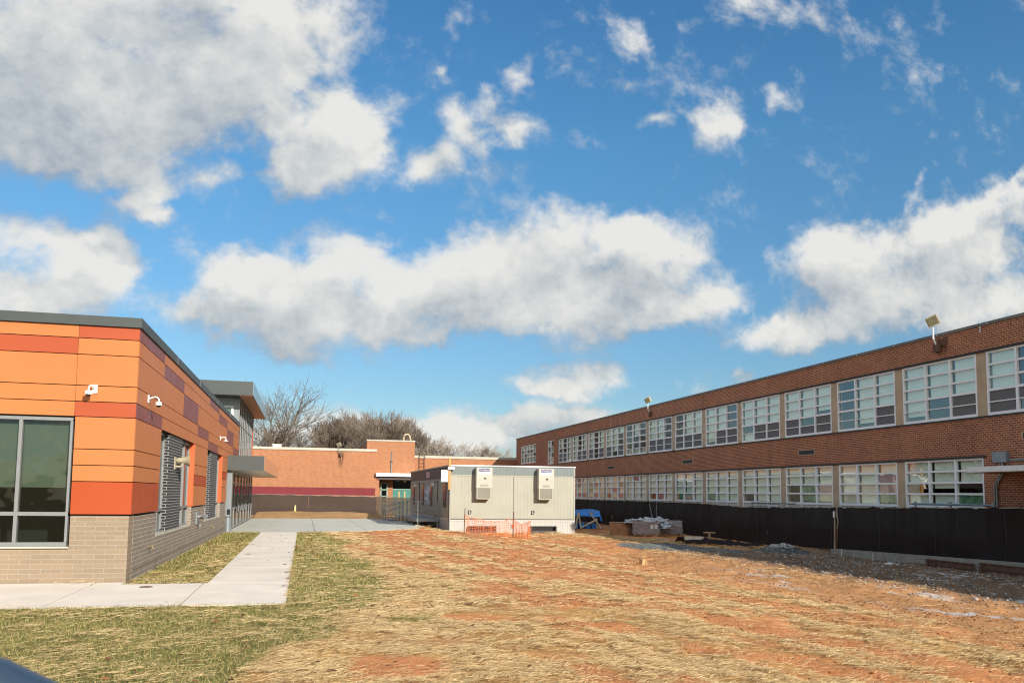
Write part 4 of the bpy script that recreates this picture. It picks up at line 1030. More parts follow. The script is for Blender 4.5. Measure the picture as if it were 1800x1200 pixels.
n_ = NT(stm.node_tree); pb_ = n_.n['Principled BSDF']; ou = n_.n['Material Output']; geo = n_.new('ShaderNodeNewGeometry'); pos = geo.outputs['Position']
pb_.inputs['Base Color'].default_value = (.10, .055, .03, 1); pb_.inputs['Roughness'].default_value = .9
sz = n_.new('ShaderNodeSeparateXYZ'); n_.l.new(pos, sz.inputs[0])
fx = n_.m('MULTIPLY', n_.sstep(sz.outputs[0], 2.85, 3.15), n_.sstep(sz.outputs[0], 3.55, 3.25)); fz = n_.sstep(sz.outputs[2], 3.9, 5.3)
nz = n_.sstep(n_.noise(n_.vm('MULTIPLY', pos, (9, 9, 1.2)), 1, 4, .6), .35, .7)
tr = n_.new('ShaderNodeBsdfTransparent'); mx = n_.new('ShaderNodeMixShader')
n_.l.new(n_.m('MULTIPLY', n_.m('MULTIPLY', fx, fz), n_.m('MULTIPLY', nz, .75)), mx.inputs[0]); n_.l.new(tr.outputs[0], mx.inputs[1]); n_.l.new(pb_.outputs[0], mx.inputs[2]); n_.l.new(mx.outputs[0], ou.inputs[0])
b.build('rust_streak', stm, bb)
stm2 = stm.copy(); stm2.name = 'rust_streak_roof'
for nd in stm2.node_tree.nodes:
    if nd.bl_idname == 'ShaderNodeMapRange':
        a_, b_ = nd.inputs[1].default_value, nd.inputs[2].default_value
        if abs(a_ - 2.85) < .01: nd.inputs[1].default_value, nd.inputs[2].default_value = 26.3, 26.55
        elif abs(a_ - 3.55) < .01: nd.inputs[1].default_value, nd.inputs[2].default_value = 27.05, 26.8
        elif abs(a_ - 3.9) < .01: nd.inputs[1].default_value, nd.inputs[2].default_value = 7.45, 8.0
    if nd.bl_idname == 'ShaderNodeSeparateXYZ':
        ls = [(l.to_socket) for l in nd.outputs[0].links]
        for tsock in ls: stm2.node_tree.links.new(nd.outputs[1], tsock)
b = MB(); b.quad((XB - .004, 26.3, 7.48), (XB - .004, 27.05, 7.48), (XB - .004, 27.05, 8.3), (XB - .004, 26.3, 8.3)); b.build('rust_streak', stm2, tb)
t = thing('roof_ladder', (13.0, 93.2, 3), 'rusty steel ladder rising over the coping of the low wing behind the trailer', 'ladder')
b = MB(); b.tube([(12.6, 93.15, 2.5), (12.6, 93.15, 6.75)], .035, 6); b.tube([(13.2, 93.15, 2.5), (13.2, 93.15, 6.75)], .035, 6); b.build('side_rail', M['rust'], t)
b = MB()
for i in range(9): b.tube([(12.6, 93.15, 2.9 + i * .42), (13.2, 93.15, 2.9 + i * .42)], .025, 6)
b.build('rung', M['rust'], t)
b = MB(); b.tube([(9.35, 81, 6.7), (9.35, 81, 7.4)] + [(9.65 - .3 * math.cos(q), 81, 7.45 + .28 * math.sin(q)) for q in np.linspace(.2, 2.6, 8)] + [(10.05, 81, 7.1)], .085, 10)
tag(b.build('vent_pipe', M['pilaster'], base=(9.35, 81, 6.7), smooth=True), 'hooked tan vent pipe on top of the raised brick block', 'pipe')
b = MB(); b.box(-2.95, -2.2, 79.2, 80.2, 6.05, 6.30); b.box(-3.0, -2.15, 79.15, 80.25, 6.30, 6.34)
tag(b.build('roof_hatch', M['winwhite'], base=(-2.6, 79.7, 5.75)), 'flat white hatch on the roof of the low orange wing', 'hatch')

# ------------------------------------------------------------------ portable classroom
tx0, tx1, ty0, ty1 = 8.15, 15.72, 47.0, 65.0
tr_ = thing('portable_classroom', (tx0, ty0, -.2), 'long cream sided portable classroom trailer with white skirting and two wall air conditioners', 'trailer')
def corr(b, x0, x1, y, z0, z1, pitch, d=.018, gw=.035):
    n = max(1, round((x1 - x0) / pitch)); p = (x1 - x0) / n
    for i in range(n):
        b.box(x0 + i * p + gw / 2, x0 + (i + 1) * p - gw / 2, y - d, y, z0, z1)
b = MB(); b.box(tx0, tx1, ty0, ty1, .52, 3.57)
for xs2, xe2 in ((tx0 + .05, 11.90), (11.97, tx1 - .06)): corr(b, xs2, xe2, ty0, .56, 3.02, .2, .007, .022)
b.build('cream_wall', M['sid'], tr_)
b = MB()
for xs2, xe2 in ((tx0 + .05, 11.90), (11.97, tx1 - .06)): corr(b, xs2, xe2, ty0 - .006, 3.09, 3.56, .2, .016, .012)
b.box(tx0, tx1, ty0 - .012, ty0 - .001, 3.09, 3.56)
b.build('slate_band', M['sid_band'], tr_)
b = MB(); b.box(tx0 + .03, tx1, ty0 - .03, ty0 - .001, 3.02, 3.085); b.box(tx1 - .06, tx1 + .01, ty0 - .03, ty0 + .03, .5, 3.57); b.box(tx0 - .01, tx0 + .04, ty0 - .03, ty0 + .02, .5, 3.57)
b.build('corner_trim', M['sid'], tr_)
b = MB(); b.box(11.92, 11.95, ty0 - .006, ty0 - .001, .5, 3.56); b.box(tx0, tx1, ty0 - .028, ty0 - .001, .50, .545); b.build('seam', M['brown'], tr_)
b = MB(); b.box(tx0 - .012, tx0 - .001, ty0 + .02, ty1, .52, 2.86); b.build('taupe_side_wall', M['sid_side'], tr_)
b = MB(); b.box(tx0 - .02, tx0 - .013, ty0 + .02, ty1, 2.88, 3.58)
b.build('brown_fascia', M['brown'], tr_)
b = MB()
b.hexa([(tx0 - .06, ty0 - .06, 3.575), (tx1 + .05, ty0 - .06, 3.605), (tx1 + .05, ty1, 3.605), (tx0 - .06, ty1, 3.575), (tx0 - .06, ty0 - .06, 3.635), (tx1 + .05, ty0 - .06, 3.665), (tx1 + .05, ty1, 3.665), (tx0 - .06, ty1, 3.635)])
b.build('roof', M['winwhite'], tr_)
b = MB(); b.box(tx0 - .07, tx0 - .062, ty0 - .02, ty1, 3.56, 3.64); b.build('roof_edge', M['sid_side'], tr_)
b = MB(); b.box(tx0, tx1, ty0 - .05, ty0 + .1, .40, .495); corr(b, tx0, tx1, ty0 - .012, -.5, .40, .15, .014, .02); b.box(tx0, tx1, ty0 - .012, ty0 + .1, -.5, .40); b.box(tx0 - .02, tx0, ty0 + .1, ty1, -.5, .50)
b.build('skirting', M['skirt'], tr_)
def crawl(x0, x1):
    b = MB(); z0, z1 = -.3, .14
    b.box(x0, x1, ty0 - .12, ty0 - .03, z1 - .05, z1); b.box(x0, x0 + .05, ty0 - .35, ty0 - .03, z0, z1); b.box(x1 - .05, x1, ty0 - .35, ty0 - .03, z0, z1); b.box(x0, x1, ty0 - .38, ty0 - .34, z0 - .2, -.12)
    o = b.build('crawl_vent', M['brown'], tr_)
    b = MB(); b.box(x0 + .05, x1 - .05, ty0 - .06, ty0 - .028, z0, z1 - .05); b.build('dark_opening', M['joint'], o)
crawl(9.25, 10.85); crawl(12.95, 14.5)
for hx in (9.25, 13.05):
    b = MB(); b.tube([(hx, ty0 - .05, .82), (hx, ty0 - .05, 1.02), (hx + .1, ty0 - .05, 1.03), (hx + .16, ty0 - .05, .95), (hx + .14, ty0 - .05, .85), (hx, ty0 - .05, .82)], .018, 6); b.build('tie_bracket', M['black'], tr_)
for (y0, y1) in ((62.4, 63.6), (57.4, 58.3), (53.6, 54.5), (48.1, 49.15)):
    b = MB(); b.box(tx0 - .05, tx0 - .012, y0, y1, 1.16, 2.68); fo = b.build('window', M['brown'], tr_)
    b = MB(); b.box(tx0 - .056, tx0 - .051, y0 + .08, y1 - .08, 1.24, 1.9); b.box(tx0 - .056, tx0 - .051, y0 + .08, y1 - .08, 1.96, 2.6); b.build('pane', M['darkplastic'], fo)
for (y0, y1) in ((59.7, 61.2), (51.2, 52.6)):
    b = MB(); b.box(tx0 - .05, tx0 - .012, y0, y1, .55, 2.75); fo = b.build('door', M['brown'], tr_)
    b = MB(); b.box(tx0 - .058, tx0 - .051, y0 + .12, y1 - .12, .6, 2.65); b.build('door_leaf', M['sid_side'], fo)
    b = MB(); b.box(tx0 - .22, tx0 - .05, y1 + .1, y1 + .35, 2.45, 2.65); b.build('door_lamp', M['paper'], fo)
b = MB(); b.box(tx0 - .03, tx0 - .013, 54.75, 57.0, 1.25, 2.45)
pc = mat('poster_print', (.25, .23, .36), .6, 0, .0, 2)
nn = NT(pc.node_tree); gg = nn.new('ShaderNodeNewGeometry'); nn.put(nn.n['Principled BSDF'].inputs['Base Color'], nn.ramp(nn.noise(gg.outputs['Position'], 2.6, 3, .5), [(.38, (.10, .08, .24)), (.46, (.12, .22, .20)), (.54, (.55, .52, .58))]))
b.build('poster', pc, tr_)
b = MB(); b.box(tx0 - .035, tx0 - .021, 54.9, 56.4, 3.02, 3.42); b.build('pink_notice', mat('faded_notice', (.50, .30, .27), .7, 0, .2, 5), tr_)
def aircon(x0, label):
    x1 = x0 + .95; y0 = ty0 - .50; yb = ty0 - .032
    t = thing('air_conditioner', (x0, yb, 1.68), label, 'air conditioner', 'wall air conditioners on the portable classroom')
    b = MB(); b.box(x0, x1, y0, yb, 2.32, 3.50); b.box(x0 + .02, x0 + .07, y0, yb, 1.70, 2.32); b.box(x1 - .13, x1 - .10, y0, yb, 1.70, 2.32); b.box(x0 + .02, x1 - .10, y0, yb, 1.68, 1.72); b.build('cabinet', M['ac'], t, bevel=.006)
    b = MB(); b.box(x0 + .07, x1 - .13, y0 + .03, yb, 1.72, 2.318); ho = b.build('taupe_louvre', M['ac_d'], t)
    b = MB()
    for i in range(12): b.box(x0 + .075, x1 - .135, y0 + .015, y0 + .028, 1.75 + i * .047, 1.765 + i * .047)
    b.build('slat', M['ac_d'], ho)
    b = MB(); b.box(x0 + .01, x1 - .01, y0 - .004, y0 - .001, 2.618, 2.625); b.box(x0 + .01, x1 - .01, y0 - .004, y0 - .001, 2.768, 2.774); b.build('panel_seam', M['ac_d'], t)
    b = MB()
    for i in range(9): b.box(x0 + .24 + i * .053, x0 + .27 + i * .053, y0 - .006, y0 - .001, 2.40, 2.54)
    b.build('grille', M['ac_d'], t)
    b = MB(); b.box(x0 + .44, x0 + .58, y0 - .02, y0 - .001, 2.84, 2.92); b.build('lock', M['black'], t)
    b = MB(); b.box(x0 + .10, x1 - .14, y0 - .004, y0 - .001, 3.13, 3.45); st = b.build('sticker', M['paper'], t)
    b = MB(); b.box(x0 + .115, x1 - .155, y0 - .007, y0 - .0045, 3.26, 3.44); b.build('navy_banner', M['navy'], st)
    Mx = Matrix.Rotation(R(90), 4, 'X')
    textmesh("ModSpace", .135, M['paper'], st, Matrix.Translation((x0 + .51, y0 - .010, 3.35)) @ Mx)
    b = MB()
    pts = [(x0 + .20 + .065 * math.cos(q), y0 - .010, 3.35 + .05 * math.sin(q)) for q in np.linspace(.7, 5.6, 14)]
    b.tube(pts, .009, 5); b.build('logo_ring', M['paper'], st)
    textmesh("800-523-7918", .088, M['ink'], st, Matrix.Translation((x0 + .45, y0 - .008, 3.19)) @ Mx)
    textmesh("XXXX-A", .07, M['navy'], st, Matrix.Translation((x0 + .45, y0 - .008, 2.70)) @ Mx) if False else None
    return t
aircon(9.60, 'beige wall air conditioner on the left half of the cream trailer wall')
aircon(13.33, 'beige wall air conditioner on the right half of the cream trailer wall')
t = thing('service_mast', (8.05, 46.85, -.1), 'timber service post with white meter board at the near corner of the trailer', 'post')
b = MB(); b.box(8.02, 8.14, 46.80, 46.92, 2.2, 4.02); b.build('timber_post', mat('yellow_timber', (.42, .24, .08), .8, 0, .2, 6), t)
b = MB(); b.box(7.60, 8.0, 46.82, 46.86, 2.65, 3.32); b.build('meter_board', M['winwhite'], t)
b = MB(); b.box(7.68, 7.73, 46.80, 46.819, 2.92, 3.02); b.box(7.75, 7.9, 46.81, 46.819, 3.22, 3.25); b.build('lock', M['black'], t)
b = MB(); b.box(7.97, 8.36, 46.70, 46.79, 3.36, 3.50); b.build('number_plate', M['paper'], t)
b = MB(); b.tube([(8.02, 46.9, 2.6), (7.9, 46.9, 2.45), (8.08, 46.95, 2.3), (8.08, 46.95, -.1)], .02, 6); b.build('cable', M['black'], t)
# deck and steps beside the trailer
t = thing('entrance_deck', (7.4, 54, -.1), 'grey metal deck with pipe rails and steps along the shaded trailer side', 'deck')
b = MB(); b.box(6.75, 8.08, 50.4, 58.5, .34, .42); b.box(6.72, 6.75, 50.4, 58.5, .26, .42); b.box(6.75, 8.08, 50.36, 50.4, .26, .42); b.build('platform', M['galv'], t)
for i, (x, y) in enumerate([(6.8, 50.45), (8.0, 50.45), (6.8, 53.5), (6.8, 56), (6.8, 58.4)]):
    b = MB(); b.box(x - .04, x + .04, y - .04, y + .04, -.15, 1.50); b.build('post', M['galv'], t)
b = MB()
for z in (1.46, .95): b.tube([(6.8, 50.45, z), (8.0, 50.45, z)], .025, 6)
for z in (1.46, .95): b.tube([(6.8, 50.45, z), (6.8, 56, z)], .025, 6)
b.build('handrail', M['galv'], t)
for i in range(4):
    b = MB(); b.box(5.55 + i * .3, 5.85 + i * .3, 58.6, 60.4, -.05 + i * .11, .02 + i * .11); b.build('step', M['galv'], t)
for (x, y) in ((5.6, 58.6), (5.6, 60.4), (6.8, 60.4), (6.8, 58.6)):
    b = MB(); b.tube([(x, y, -.05), (x, y, 1.35 if x > 6 else .95)], .035, 6); b.build('rail_post', M['galv'], t)
for y in (58.6, 60.4):
    b = MB()
    for dz in (0, -.35): b.tube([(5.6, y, .95 + dz), (6.8, y, 1.35 + dz)], .025, 6)
    b.build('step_rail', M['galv'], t)
b = MB(); b.box(6.6, 6.9, 50.1, 50.3, -.1, .06); b.build('deck_foot', M['wood'], t)

# ------------------------------------------------------------------ orange safety net
t = thing('safety_net', (9.2, 40, -.15), 'sagging orange plastic safety net on stakes in front of the left half of the trailer', 'safety net')
A = [Vector((7.86, 41.0, 0)), Vector((10.2, 40.2, 0)), Vector((11.0, 39.7, 0))]
def netpt(s_, h):
    s_ = min(max(s_, 0), 1.9999); i = int(s_); f = s_ - i
    p = A[i].lerp(A[i + 1], f); sag = math.sin(math.pi * f)
    g0 = float(gz(p.x, p.y)); top = .95 - .22 * sag
    wob = .05 * math.sin(s_ * 23) + .03 * math.sin(s_ * 51 + h * 9)
    p = p + Vector((.02 * math.sin(s_ * 40), -.12 * sag * math.sin(h * 3) + wob * h, 0))
    p.z = g0 - .02 + (top) * h + .03 * math.sin(s_ * 37) * h
    return p
b = MB()
def ribbon(pts, w_):
    for p, q in zip(pts, pts[1:]):
        d = (q - p); e = Vector((-d.z, 0, d.x)); e = e.normalized() * w_ / 2 if e.length > 1e-6 else Vector((0, 0, w_ / 2))
        b.quad(p - e, q - e, q + e, p + e)
for i in range(11): ribbon([netpt(s_, i / 10) for s_ in np.linspace(0, 2, 70)], .016 if i < 10 else .03)
for s_ in np.linspace(0, 2, 62): ribbon([netpt(s_, h) for h in np.linspace(0, 1, 10)], .014)
b.build('mesh', M['orange_net'], t)
for i, p in enumerate(A[:2]):
    z = float(gz(p.x, p.y)); b = MB(); b.tube([(p.x, p.y - .05, z - .1), (p.x + .03, p.y - .05, z + 1.3)], .022, 6); b.build('stake', M['rust'], t)
b = MB(); b.box(10.1, 10.22, 40.05, 40.1, .3, .5); b.build('orange_tag', M['deep'], t)

# ------------------------------------------------------------------ fabric screened fences
def fence_right():
    t = thing('screen_fence', (22.3, 40, -.3), 'long temporary fence covered in black screen fabric before the shaded brick school', 'fence')
    def zb(y): return float(np.interp(y, [14, 21.6, 31.5, 35, 39.5, 45, 59, 75], [.0, .0, -.20, -.33, -.36, -.30, -.22, -.15]))
    def zt(y): return float(np.interp(y, [14, 21.6, 31.0, 36, 39.1, 43.9, 51, 66, 75], [1.76, 1.745, 1.60, 1.50, 1.47, 1.60, 1.62, 1.62, 1.64]))
    segs = [(14.0, 31.15), (31.25, 49.9), (49.95, 76.0)]
    for (y0, y1) in segs:
        def fn(u, v):
            y = y0 + (y1 - y0) * u
            x = 22.3 + .07 * math.sin(y * .9) * math.sin(v * 3.1) + .16 * (float(vn(np.array(y * 1.6), np.array(v * 3.))) - .5) + .06 * (float(vn(np.array(y * 5.), np.array(v * 6.))) - .5)
            z = zb(y) + (zt(y) - zb(y)) * v
            if v > .99: z += .025 * math.sin(y * 5.3) + .02 * math.sin(y * 11.7) + .012 * math.sin(y * 23)
            return (x, y, z)
        b = MB(); b.grid(fn, int((y1 - y0) * 5), 6); b.build('fabric_panel', M['fab_dark'], t, smooth=True)
    b = MB(); b.tube([(22.26, y, zt(y) + .015 * math.sin(y * 2.7)) for y in np.arange(14, 76, .6)], .014, 5); b.build('top_rope', M['horn'], t)
    for y in [15.5 + 3.05 * i for i in range(20)]:
        b = MB(); b.tube([(22.42, y, -.4), (22.42, y, zt(y) - .05)], .03, 6); b.build('post', M['galv'], t)
    for y in [16.2 + 3.05 * i for i in range(19)]:
        b = MB(); b.tube([(22.24 + .05 * math.sin(y * .9) * math.sin(v * 3.1), y + .01 * math.sin(v * 9), zb(y) + .02 + (zt(y) - zb(y) - .05) * v) for v in np.linspace(0, 1, 8)], .009, 5); b.build('seam', M['seam'], t)
    b = MB(); b.tube([(22.2, 31.2, -.35), (22.24, 31.2, zt(31) - .15)], [.035, .03], 6); b.build('gate_post', M['wood'], t)
    b = MB(); b.tube([(22.2, 31.2, 1.15), (22.2, 31.2, 1.42)], .045, 6); b.build('white_tie', M['paper'], t)
    b = MB(); b.tube([(22.0, 49.6, .0), (22.1, 50.6, 1.5)], .022, 6); b.build('leaning_rod', M['galv'], t)
fence_right()
def fence_back():
    t = thing('screen_fence', (0, 75, 0), 'brown fabric screened fence in full sun in front of the orange brick wing', 'fence')
    def mk(x0, x1, m_, nme):
        def fn(u, v):
            x = x0 + (x1 - x0) * u
            y = 75.2 + .10 * math.sin(x * .75) * math.sin(v * 3.1) + .12 * (float(vn(np.array(x * .8), np.array(v * 2.))) - .5) * math.sin(v * 3.14)
            return (x, y, -.1 + (1.82 - .012 * (x + 5)) * v + (.02 * math.sin(x * 4) if v > .99 else 0))
        b = MB(); b.grid(fn, int((x1 - x0) * 4), 8); b.build(nme, m_, t, smooth=True)
    mk(-8, .38, M['fab_brown'], 'fabric_panel'); mk(.40, 6.38, M['fab_brown'], 'fabric_panel'); mk(6.4, 22, M['fab_thin'], 'sheer_fabric_panel')
    for x in [-7 + 3.0 * i for i in range(10)]:
        b = MB(); b.tube([(x, 75.35, -.2), (x, 75.35, 1.75)], .03, 6); b.build('post', M['galv'], t)
    b = MB(); b.tube([(-8, 75.25, 1.74), (22, 75.25, 1.60)], .018, 6); b.build('top_rail', M['galv'], t)
fence_back()
b = MB(); b.box(-.72, -.60, 70.2, 70.28, .15, .75); b.box(-.71, -.61, 70.19, 70.199, .72, .86)
tag(b.build('survey_stake', mat('yellow_stake', (.62, .52, .20), .8, 0, .1, 6), base=(-.66, 70.2, .1)), 'short yellow topped survey stake standing before the brown fence', 'stake')

# ------------------------------------------------------------------ materials stored by the fence
def zg(x, y): return float(gz(x, y))
t = thing('lumber_rack', (18.4, 54.5, -.3), 'stack of lumber on trestle legs draped with a bright blue tarpaulin', 'covered rack')
def tarp(u, v):
    # u along y (far to near), v across x and down the sides
    L_ = (v - .5) * 4.6; w_ = 1.35
    x = max(-w_, min(w_, L_)); drop = max(0, abs(L_) - w_)
    y = (u - .5) * 2.6
    z = .93 - drop * .62 * (1 + .25 * math.sin(u * 9 + v * 4)) - .06 * math.cos(u * 7) * math.cos(v * 9) + .05 * float(vn(np.array(u * 9.), np.array(v * 14.)))
    if u < .12: z -= (.12 - u) * 3.2
    x += .07 * math.sin(u * 14) * (drop > 0) + (.15 * drop) * (1 if L_ > 0 else -1)
    return (18.35 + x, 54.8 + y + .05 * math.sin(v * 30) * (u < .2), z)
b = MB(); b.grid(tarp, 26, 40); b.build('tarpaulin', M['tarp'], t, smooth=True)
b = MB(); b.box(17.1, 19.6, 53.7, 55.9, .55, .82); b.build('lumber', M['wood'], t)
for (p, q) in (((19.0, 53.4, .72), (19.75, 53.3, -.28)), ((17.9, 53.3, -.3), (18.1, 53.4, .75)), ((18.3, 53.35, -.3), (18.15, 53.4, .78)), ((19.6, 54.0, .8), (19.75, 54.0, -.3)), ((18.2, 53.2, -.25), (19.4, 53.15, .35)), ((17.2, 53.4, -.3), (17.2, 53.4, .7))):
    b = MB(); b.tube([p, q], .055, 4); b.build('leg', M['woodpale'], t)
b = MB(); 
for i in range(5): b.box(17.4 + i * .45, 17.7 + i * .45, 53.6, 55.6, -.28, -.28 + .2 + .1 * (i % 3))
b.build('lower_boards', M['tarp'], t)
def brickpack(cx, cy, ang, sx, sy, h, label, topm=None, hole=False):
    z0 = zg(cx, cy)
    t = thing('brick_pallet', (cx, cy, z0), label, 'pallet', 'wrapped brick pallets by the black fence')
    b = MB()
    for d in (-.42, 0, .42): b.rbox((cx + d * sx * math.cos(ang), cy + d * sx * math.sin(ang), z0 + .05), (.09, sy, .1), ang)
    for d in (-.4, -.2, 0, .2, .4): b.rbox((cx - d * sy * math.sin(ang), cy + d * sy * math.cos(ang), z0 + .115), (sx, .1, .025), ang)
    b.build('pallet', M['wood'], t)
    b = MB()
    nx_, nz_ = max(2, int(sx / .21)), max(2, int(h / .14))
    for i in range(nx_):
        for k in range(nz_):
            if hole and k >= nz_ - 2 and i > nx_ // 2: continue
            d = (i + .5) / nx_ - .5
            b.rbox((cx + d * sx * .94 * math.cos(ang), cy + d * sx * .94 * math.sin(ang), z0 + .14 + (k + .5) * h / nz_), (sx * .94 / nx_ - .012, sy * .94, h / nz_ - .012), ang, mi=0)
    b.build('bricks', M['brickpal'], t)
    b = MB(); M4 = Matrix.Translation((cx, cy, z0 + .13)) @ Matrix.Rotation(ang, 4, 'Z')
    def wrapf(u, v):
        a = u * 2 * math.pi; k_ = max(abs(math.cos(a)), abs(math.sin(a)))
        rx = math.cos(a) / k_; ry = math.sin(a) / k_
        j = 1 + .03 * float(vn(np.array(u * 40.), np.array(v * 6.)))
        return M4 @ Vector((rx * sx / 2 * j, ry * sy / 2 * j, v * (h + .03)))
    b.grid(wrapf, 64, 8); b.build('plastic_wrap', M['wrap'], t, smooth=True)
    return t, z0
ang = -.42
t, z0 = brickpack(19.0, 44.0, ang, 1.45, 1.1, .66, 'squat brick pallet wrapped in clear plastic with paper labels, left of the two')
for d, m_ in ((.42, 'paper'), (.95, 'paper')):
    pass
c_, s_ = math.cos(ang), math.sin(ang)
def facept(cx, cy, u, off): return (cx + u * c_ + off * s_, cy + u * s_ - off * c_)
for u, w_ in ((.35, .16), (.58, .14)):
    px_, py_ = facept(19.0, 44.0, u, .565)
    b = MB(); b.rbox((px_, py_, z0 + .52), (w_, .008, .22), ang); b.build('paper_label', M['paper'], t)
t2, z2 = brickpack(20.95, 44.9, -.30, 1.2, 1.1, .72, 'opened brick pallet with torn plastic and loose red bricks, right of the two', hole=True)
b = MB()
def crump(cx, cy, cz, rx, ry, rz):
    def fn(u, v):
        a = u * 2 * math.pi; r_ = math.sin(v * math.pi * .5)
        nzv = .55 + .9 * float(vn(np.array(u * 11. + cx), np.array(v * 5. + cy)))
        return (cx + rx * r_ * math.cos(a) * nzv, cy + ry * r_ * math.sin(a) * nzv, cz + rz * math.cos(v * math.pi * .5) * nzv + .05 * float(vn(np.array(u * 30.), np.array(v * 9.))))
    b.grid(fn, 40, 12)
crump(19.0, 44.2, .42, .8, .5, .26); crump(19.9, 44.4, .38, .7, .5, .30); crump(18.4, 44.6, .40, .5, .4, .20); crump(20.1, 43.8, .12, .35, .4, .30)
tag(b.build('crumpled_plastic', M['lace'], base=(19.2, 44.3, .4), smooth=True), 'heap of crumpled clear plastic sheeting lying over the two brick pallets', 'plastic sheeting')
t = thing('leaning_boards', (17.9, 45.0, -.3), 'rusty brown plywood boards leaning on a timber crate left of the brick pallets', 'boards')
b = MB(); b.rbox((17.75, 44.7, zg(17.7, 44.7) + .33), (1.15, .04, .80), -.30, -.55); b.build('brown_board', M['plyred'], t)
b = MB(); b.rbox((17.95, 45.25, zg(18, 45) + .36), (1.25, .5, .74), -.30); b.rbox((17.95, 45.2, zg(18, 45) + .745), (1.3, .56, .03), -.30); b.build('crate', M['wood'], t)
b = MB(); b.rbox((18.35, 44.45, zg(18, 44) + .3), (.5, .03, .62), -.1, -.35); b.build('small_board', M['rust'], t)
# fallen silt fence
t = thing('silt_fence', (19.2, 36.2, -.4), 'collapsed black silt fence fabric with wooden stakes lying before the black fence', 'silt fence')
b = MB()
def silt(u, v):
    x = 17.9 + 2.7 * u; y = 37.3 - 2.6 * u + 1.3 * (v - .5)
    return (x, y, zg(x, y) + .04 + .30 * math.sin(v * math.pi) * (.6 + .5 * float(vn(np.array(u * 8.), np.array(v * 2.)))) * (1 - .45 * u) + .05 * float(vn(np.array(u * 30.), np.array(v * 7.))))
b.grid(silt, 40, 14); b.build('black_fabric', M['fab_dark'], t, smooth=True)
b = MB(); b.rbox((18.9, 36.2, zg(18.9, 36) + .30), (.10, .06, .55), .2); b.rbox((18.9, 36.2, zg(18.9, 36) + .58), (.55, .12, .05), -.3); b.build('timber_cross', M['wood'], t)
b = MB(); b.rbox((18.3, 36.6, zg(18.3, 36.6) + .28), (.9, .05, .18), -.55, .1); b.build('pale_board', M['woodpale'], t)
# gravel pile
gxp, gyp = 20.1, 31.9
def pile(u, v):
    a = u * 2 * math.pi; r_ = v
    x = gxp + 1.35 * r_ * math.cos(a); y = gyp + 1.0 * r_ * math.sin(a)
    return (x, y, zg(x, y) + .36 * (1 - ss(0, 1, r_)) * (.8 + .4 * float(vn(np.array(x * 2), np.array(y * 2)))) - .02)
b = MB(); b.grid(pile, 60, 16)
n = 2600; rr = np.sqrt(rng.random(n)); aa = rng.uniform(0, 6.28, n)
xx = gxp + 1.35 * rr * np.cos(aa); yy2 = gyp + 1.0 * rr * np.sin(aa)
hz = gz(xx, yy2) + .36 * (1 - ss(0, 1, rr))
cc = np.array([.12, .14, .145]) * rng.uniform(.4, 1.5, (n, 1)); top = (rr < .40) & (rng.random(n) < .6); cc[top] = (.65, .66, .68)
pv, pf, pcx = stones(xx, yy2, hz, rng.uniform(.02, .05, n), cc)
gp_o = np_mesh('gravel_pile', pv, pf, pcx, [attrmat('dark_gravel', .9)])
tag(gp_o, 'low mound of dark blue grey gravel with a frosted top at the fence foot', 'gravel pile')
cr_o = b.build('gravel_core', M['curb'], gp_o, base=(0, 0, 0), smooth=True)
# kerb and rusty forms
t = thing('concrete_kerb', (22.0, 26, -.1), 'rough pale concrete kerb along the foot of the black fence', 'kerb')
b = MB()
yk = np.arange(15, 31.2, .8)
for a, c in zip(yk, yk[1:]):
    za, zc = float(np.interp(a, [14, 21.6, 31.5], [.02, .02, -.18])), float(np.interp(c, [14, 21.6, 31.5], [.02, .02, -.18]))
    b.hexa([(21.85, a, -.6), (22.28, a, -.6), (22.28, c, -.6), (21.85, c, -.6), (21.88 + .02 * math.sin(a * 3), a, za), (22.26, a, za), (22.26, c, zc), (21.88 + .02 * math.sin(c * 3), c, zc)])
b.build('kerb', M['curb'], t)
for (y0, y1, z1, xo, lb) in ((23.1, 25.2, -.13, 0, 'rusty steel form board leaning at the concrete kerb, farther of the two'), (19.0, 22.7, -.06, -.1, 'rusty steel form board at the concrete kerb, nearer the right edge')):
    t = thing('form_board', (21.7, (y0 + y1) / 2, -.3), lb, 'form board', 'rusty form boards at the kerb')
    b = MB(); b.box(21.70 + xo, 21.76 + xo, y0, y1, z1 - .34, z1); b.build('plate', M['rust'], t)
    b = MB(); b.box(21.66 + xo, 21.70 + xo, y0, y1, z1 - .03, z1); b.box(21.66 + xo, 21.70 + xo, y0, y1, z1 - .20, z1 - .17); b.box(21.64 + xo, 21.695 + xo, y1 - .1, y1, z1 - .3, z1); b.build('flange', M['rust'], t)
b = MB(); b.tube([(21.9, 20.7, -.05), (22.15, 20.0, .22)], .02, 6); tag(b.build('rebar', M['rust'], base=(21.9, 20.7, -.05)), 'thin rusty steel bar leaning on the kerb at the right edge', 'steel bar')
b = MB(); x_, y_ = 20.3, 25.3; z_ = zg(x_, y_); b.rbox((x_, y_, z_ + .06), (.5, .35, .03), .5, .12); b.rbox((x_ + .05, y_ + .1, z_ + .085), (.3, .2, .02), .8, .1)
tag(b.build('scrap_board', M['paper'], base=(x_, y_, z_)), 'broken white scrap board lying on the stones by the kerb', 'board')
b = MB(); x_, y_ = 11.1, 26.0; z_ = zg(x_, y_); b.rbox((x_, y_, z_ + .09), (.16, .14, .2), .4, .1); b.rbox((x_ + .12, y_ + .05, z_ + .04), (.22, .12, .08), 1.0)
tag(b.build('wood_block', mat('cut_timber', (.42, .26, .12), .85, 0, .2, 8), base=(x_, y_, z_)), 'small upright wood block alone on the orange clay tracks', 'wood block')
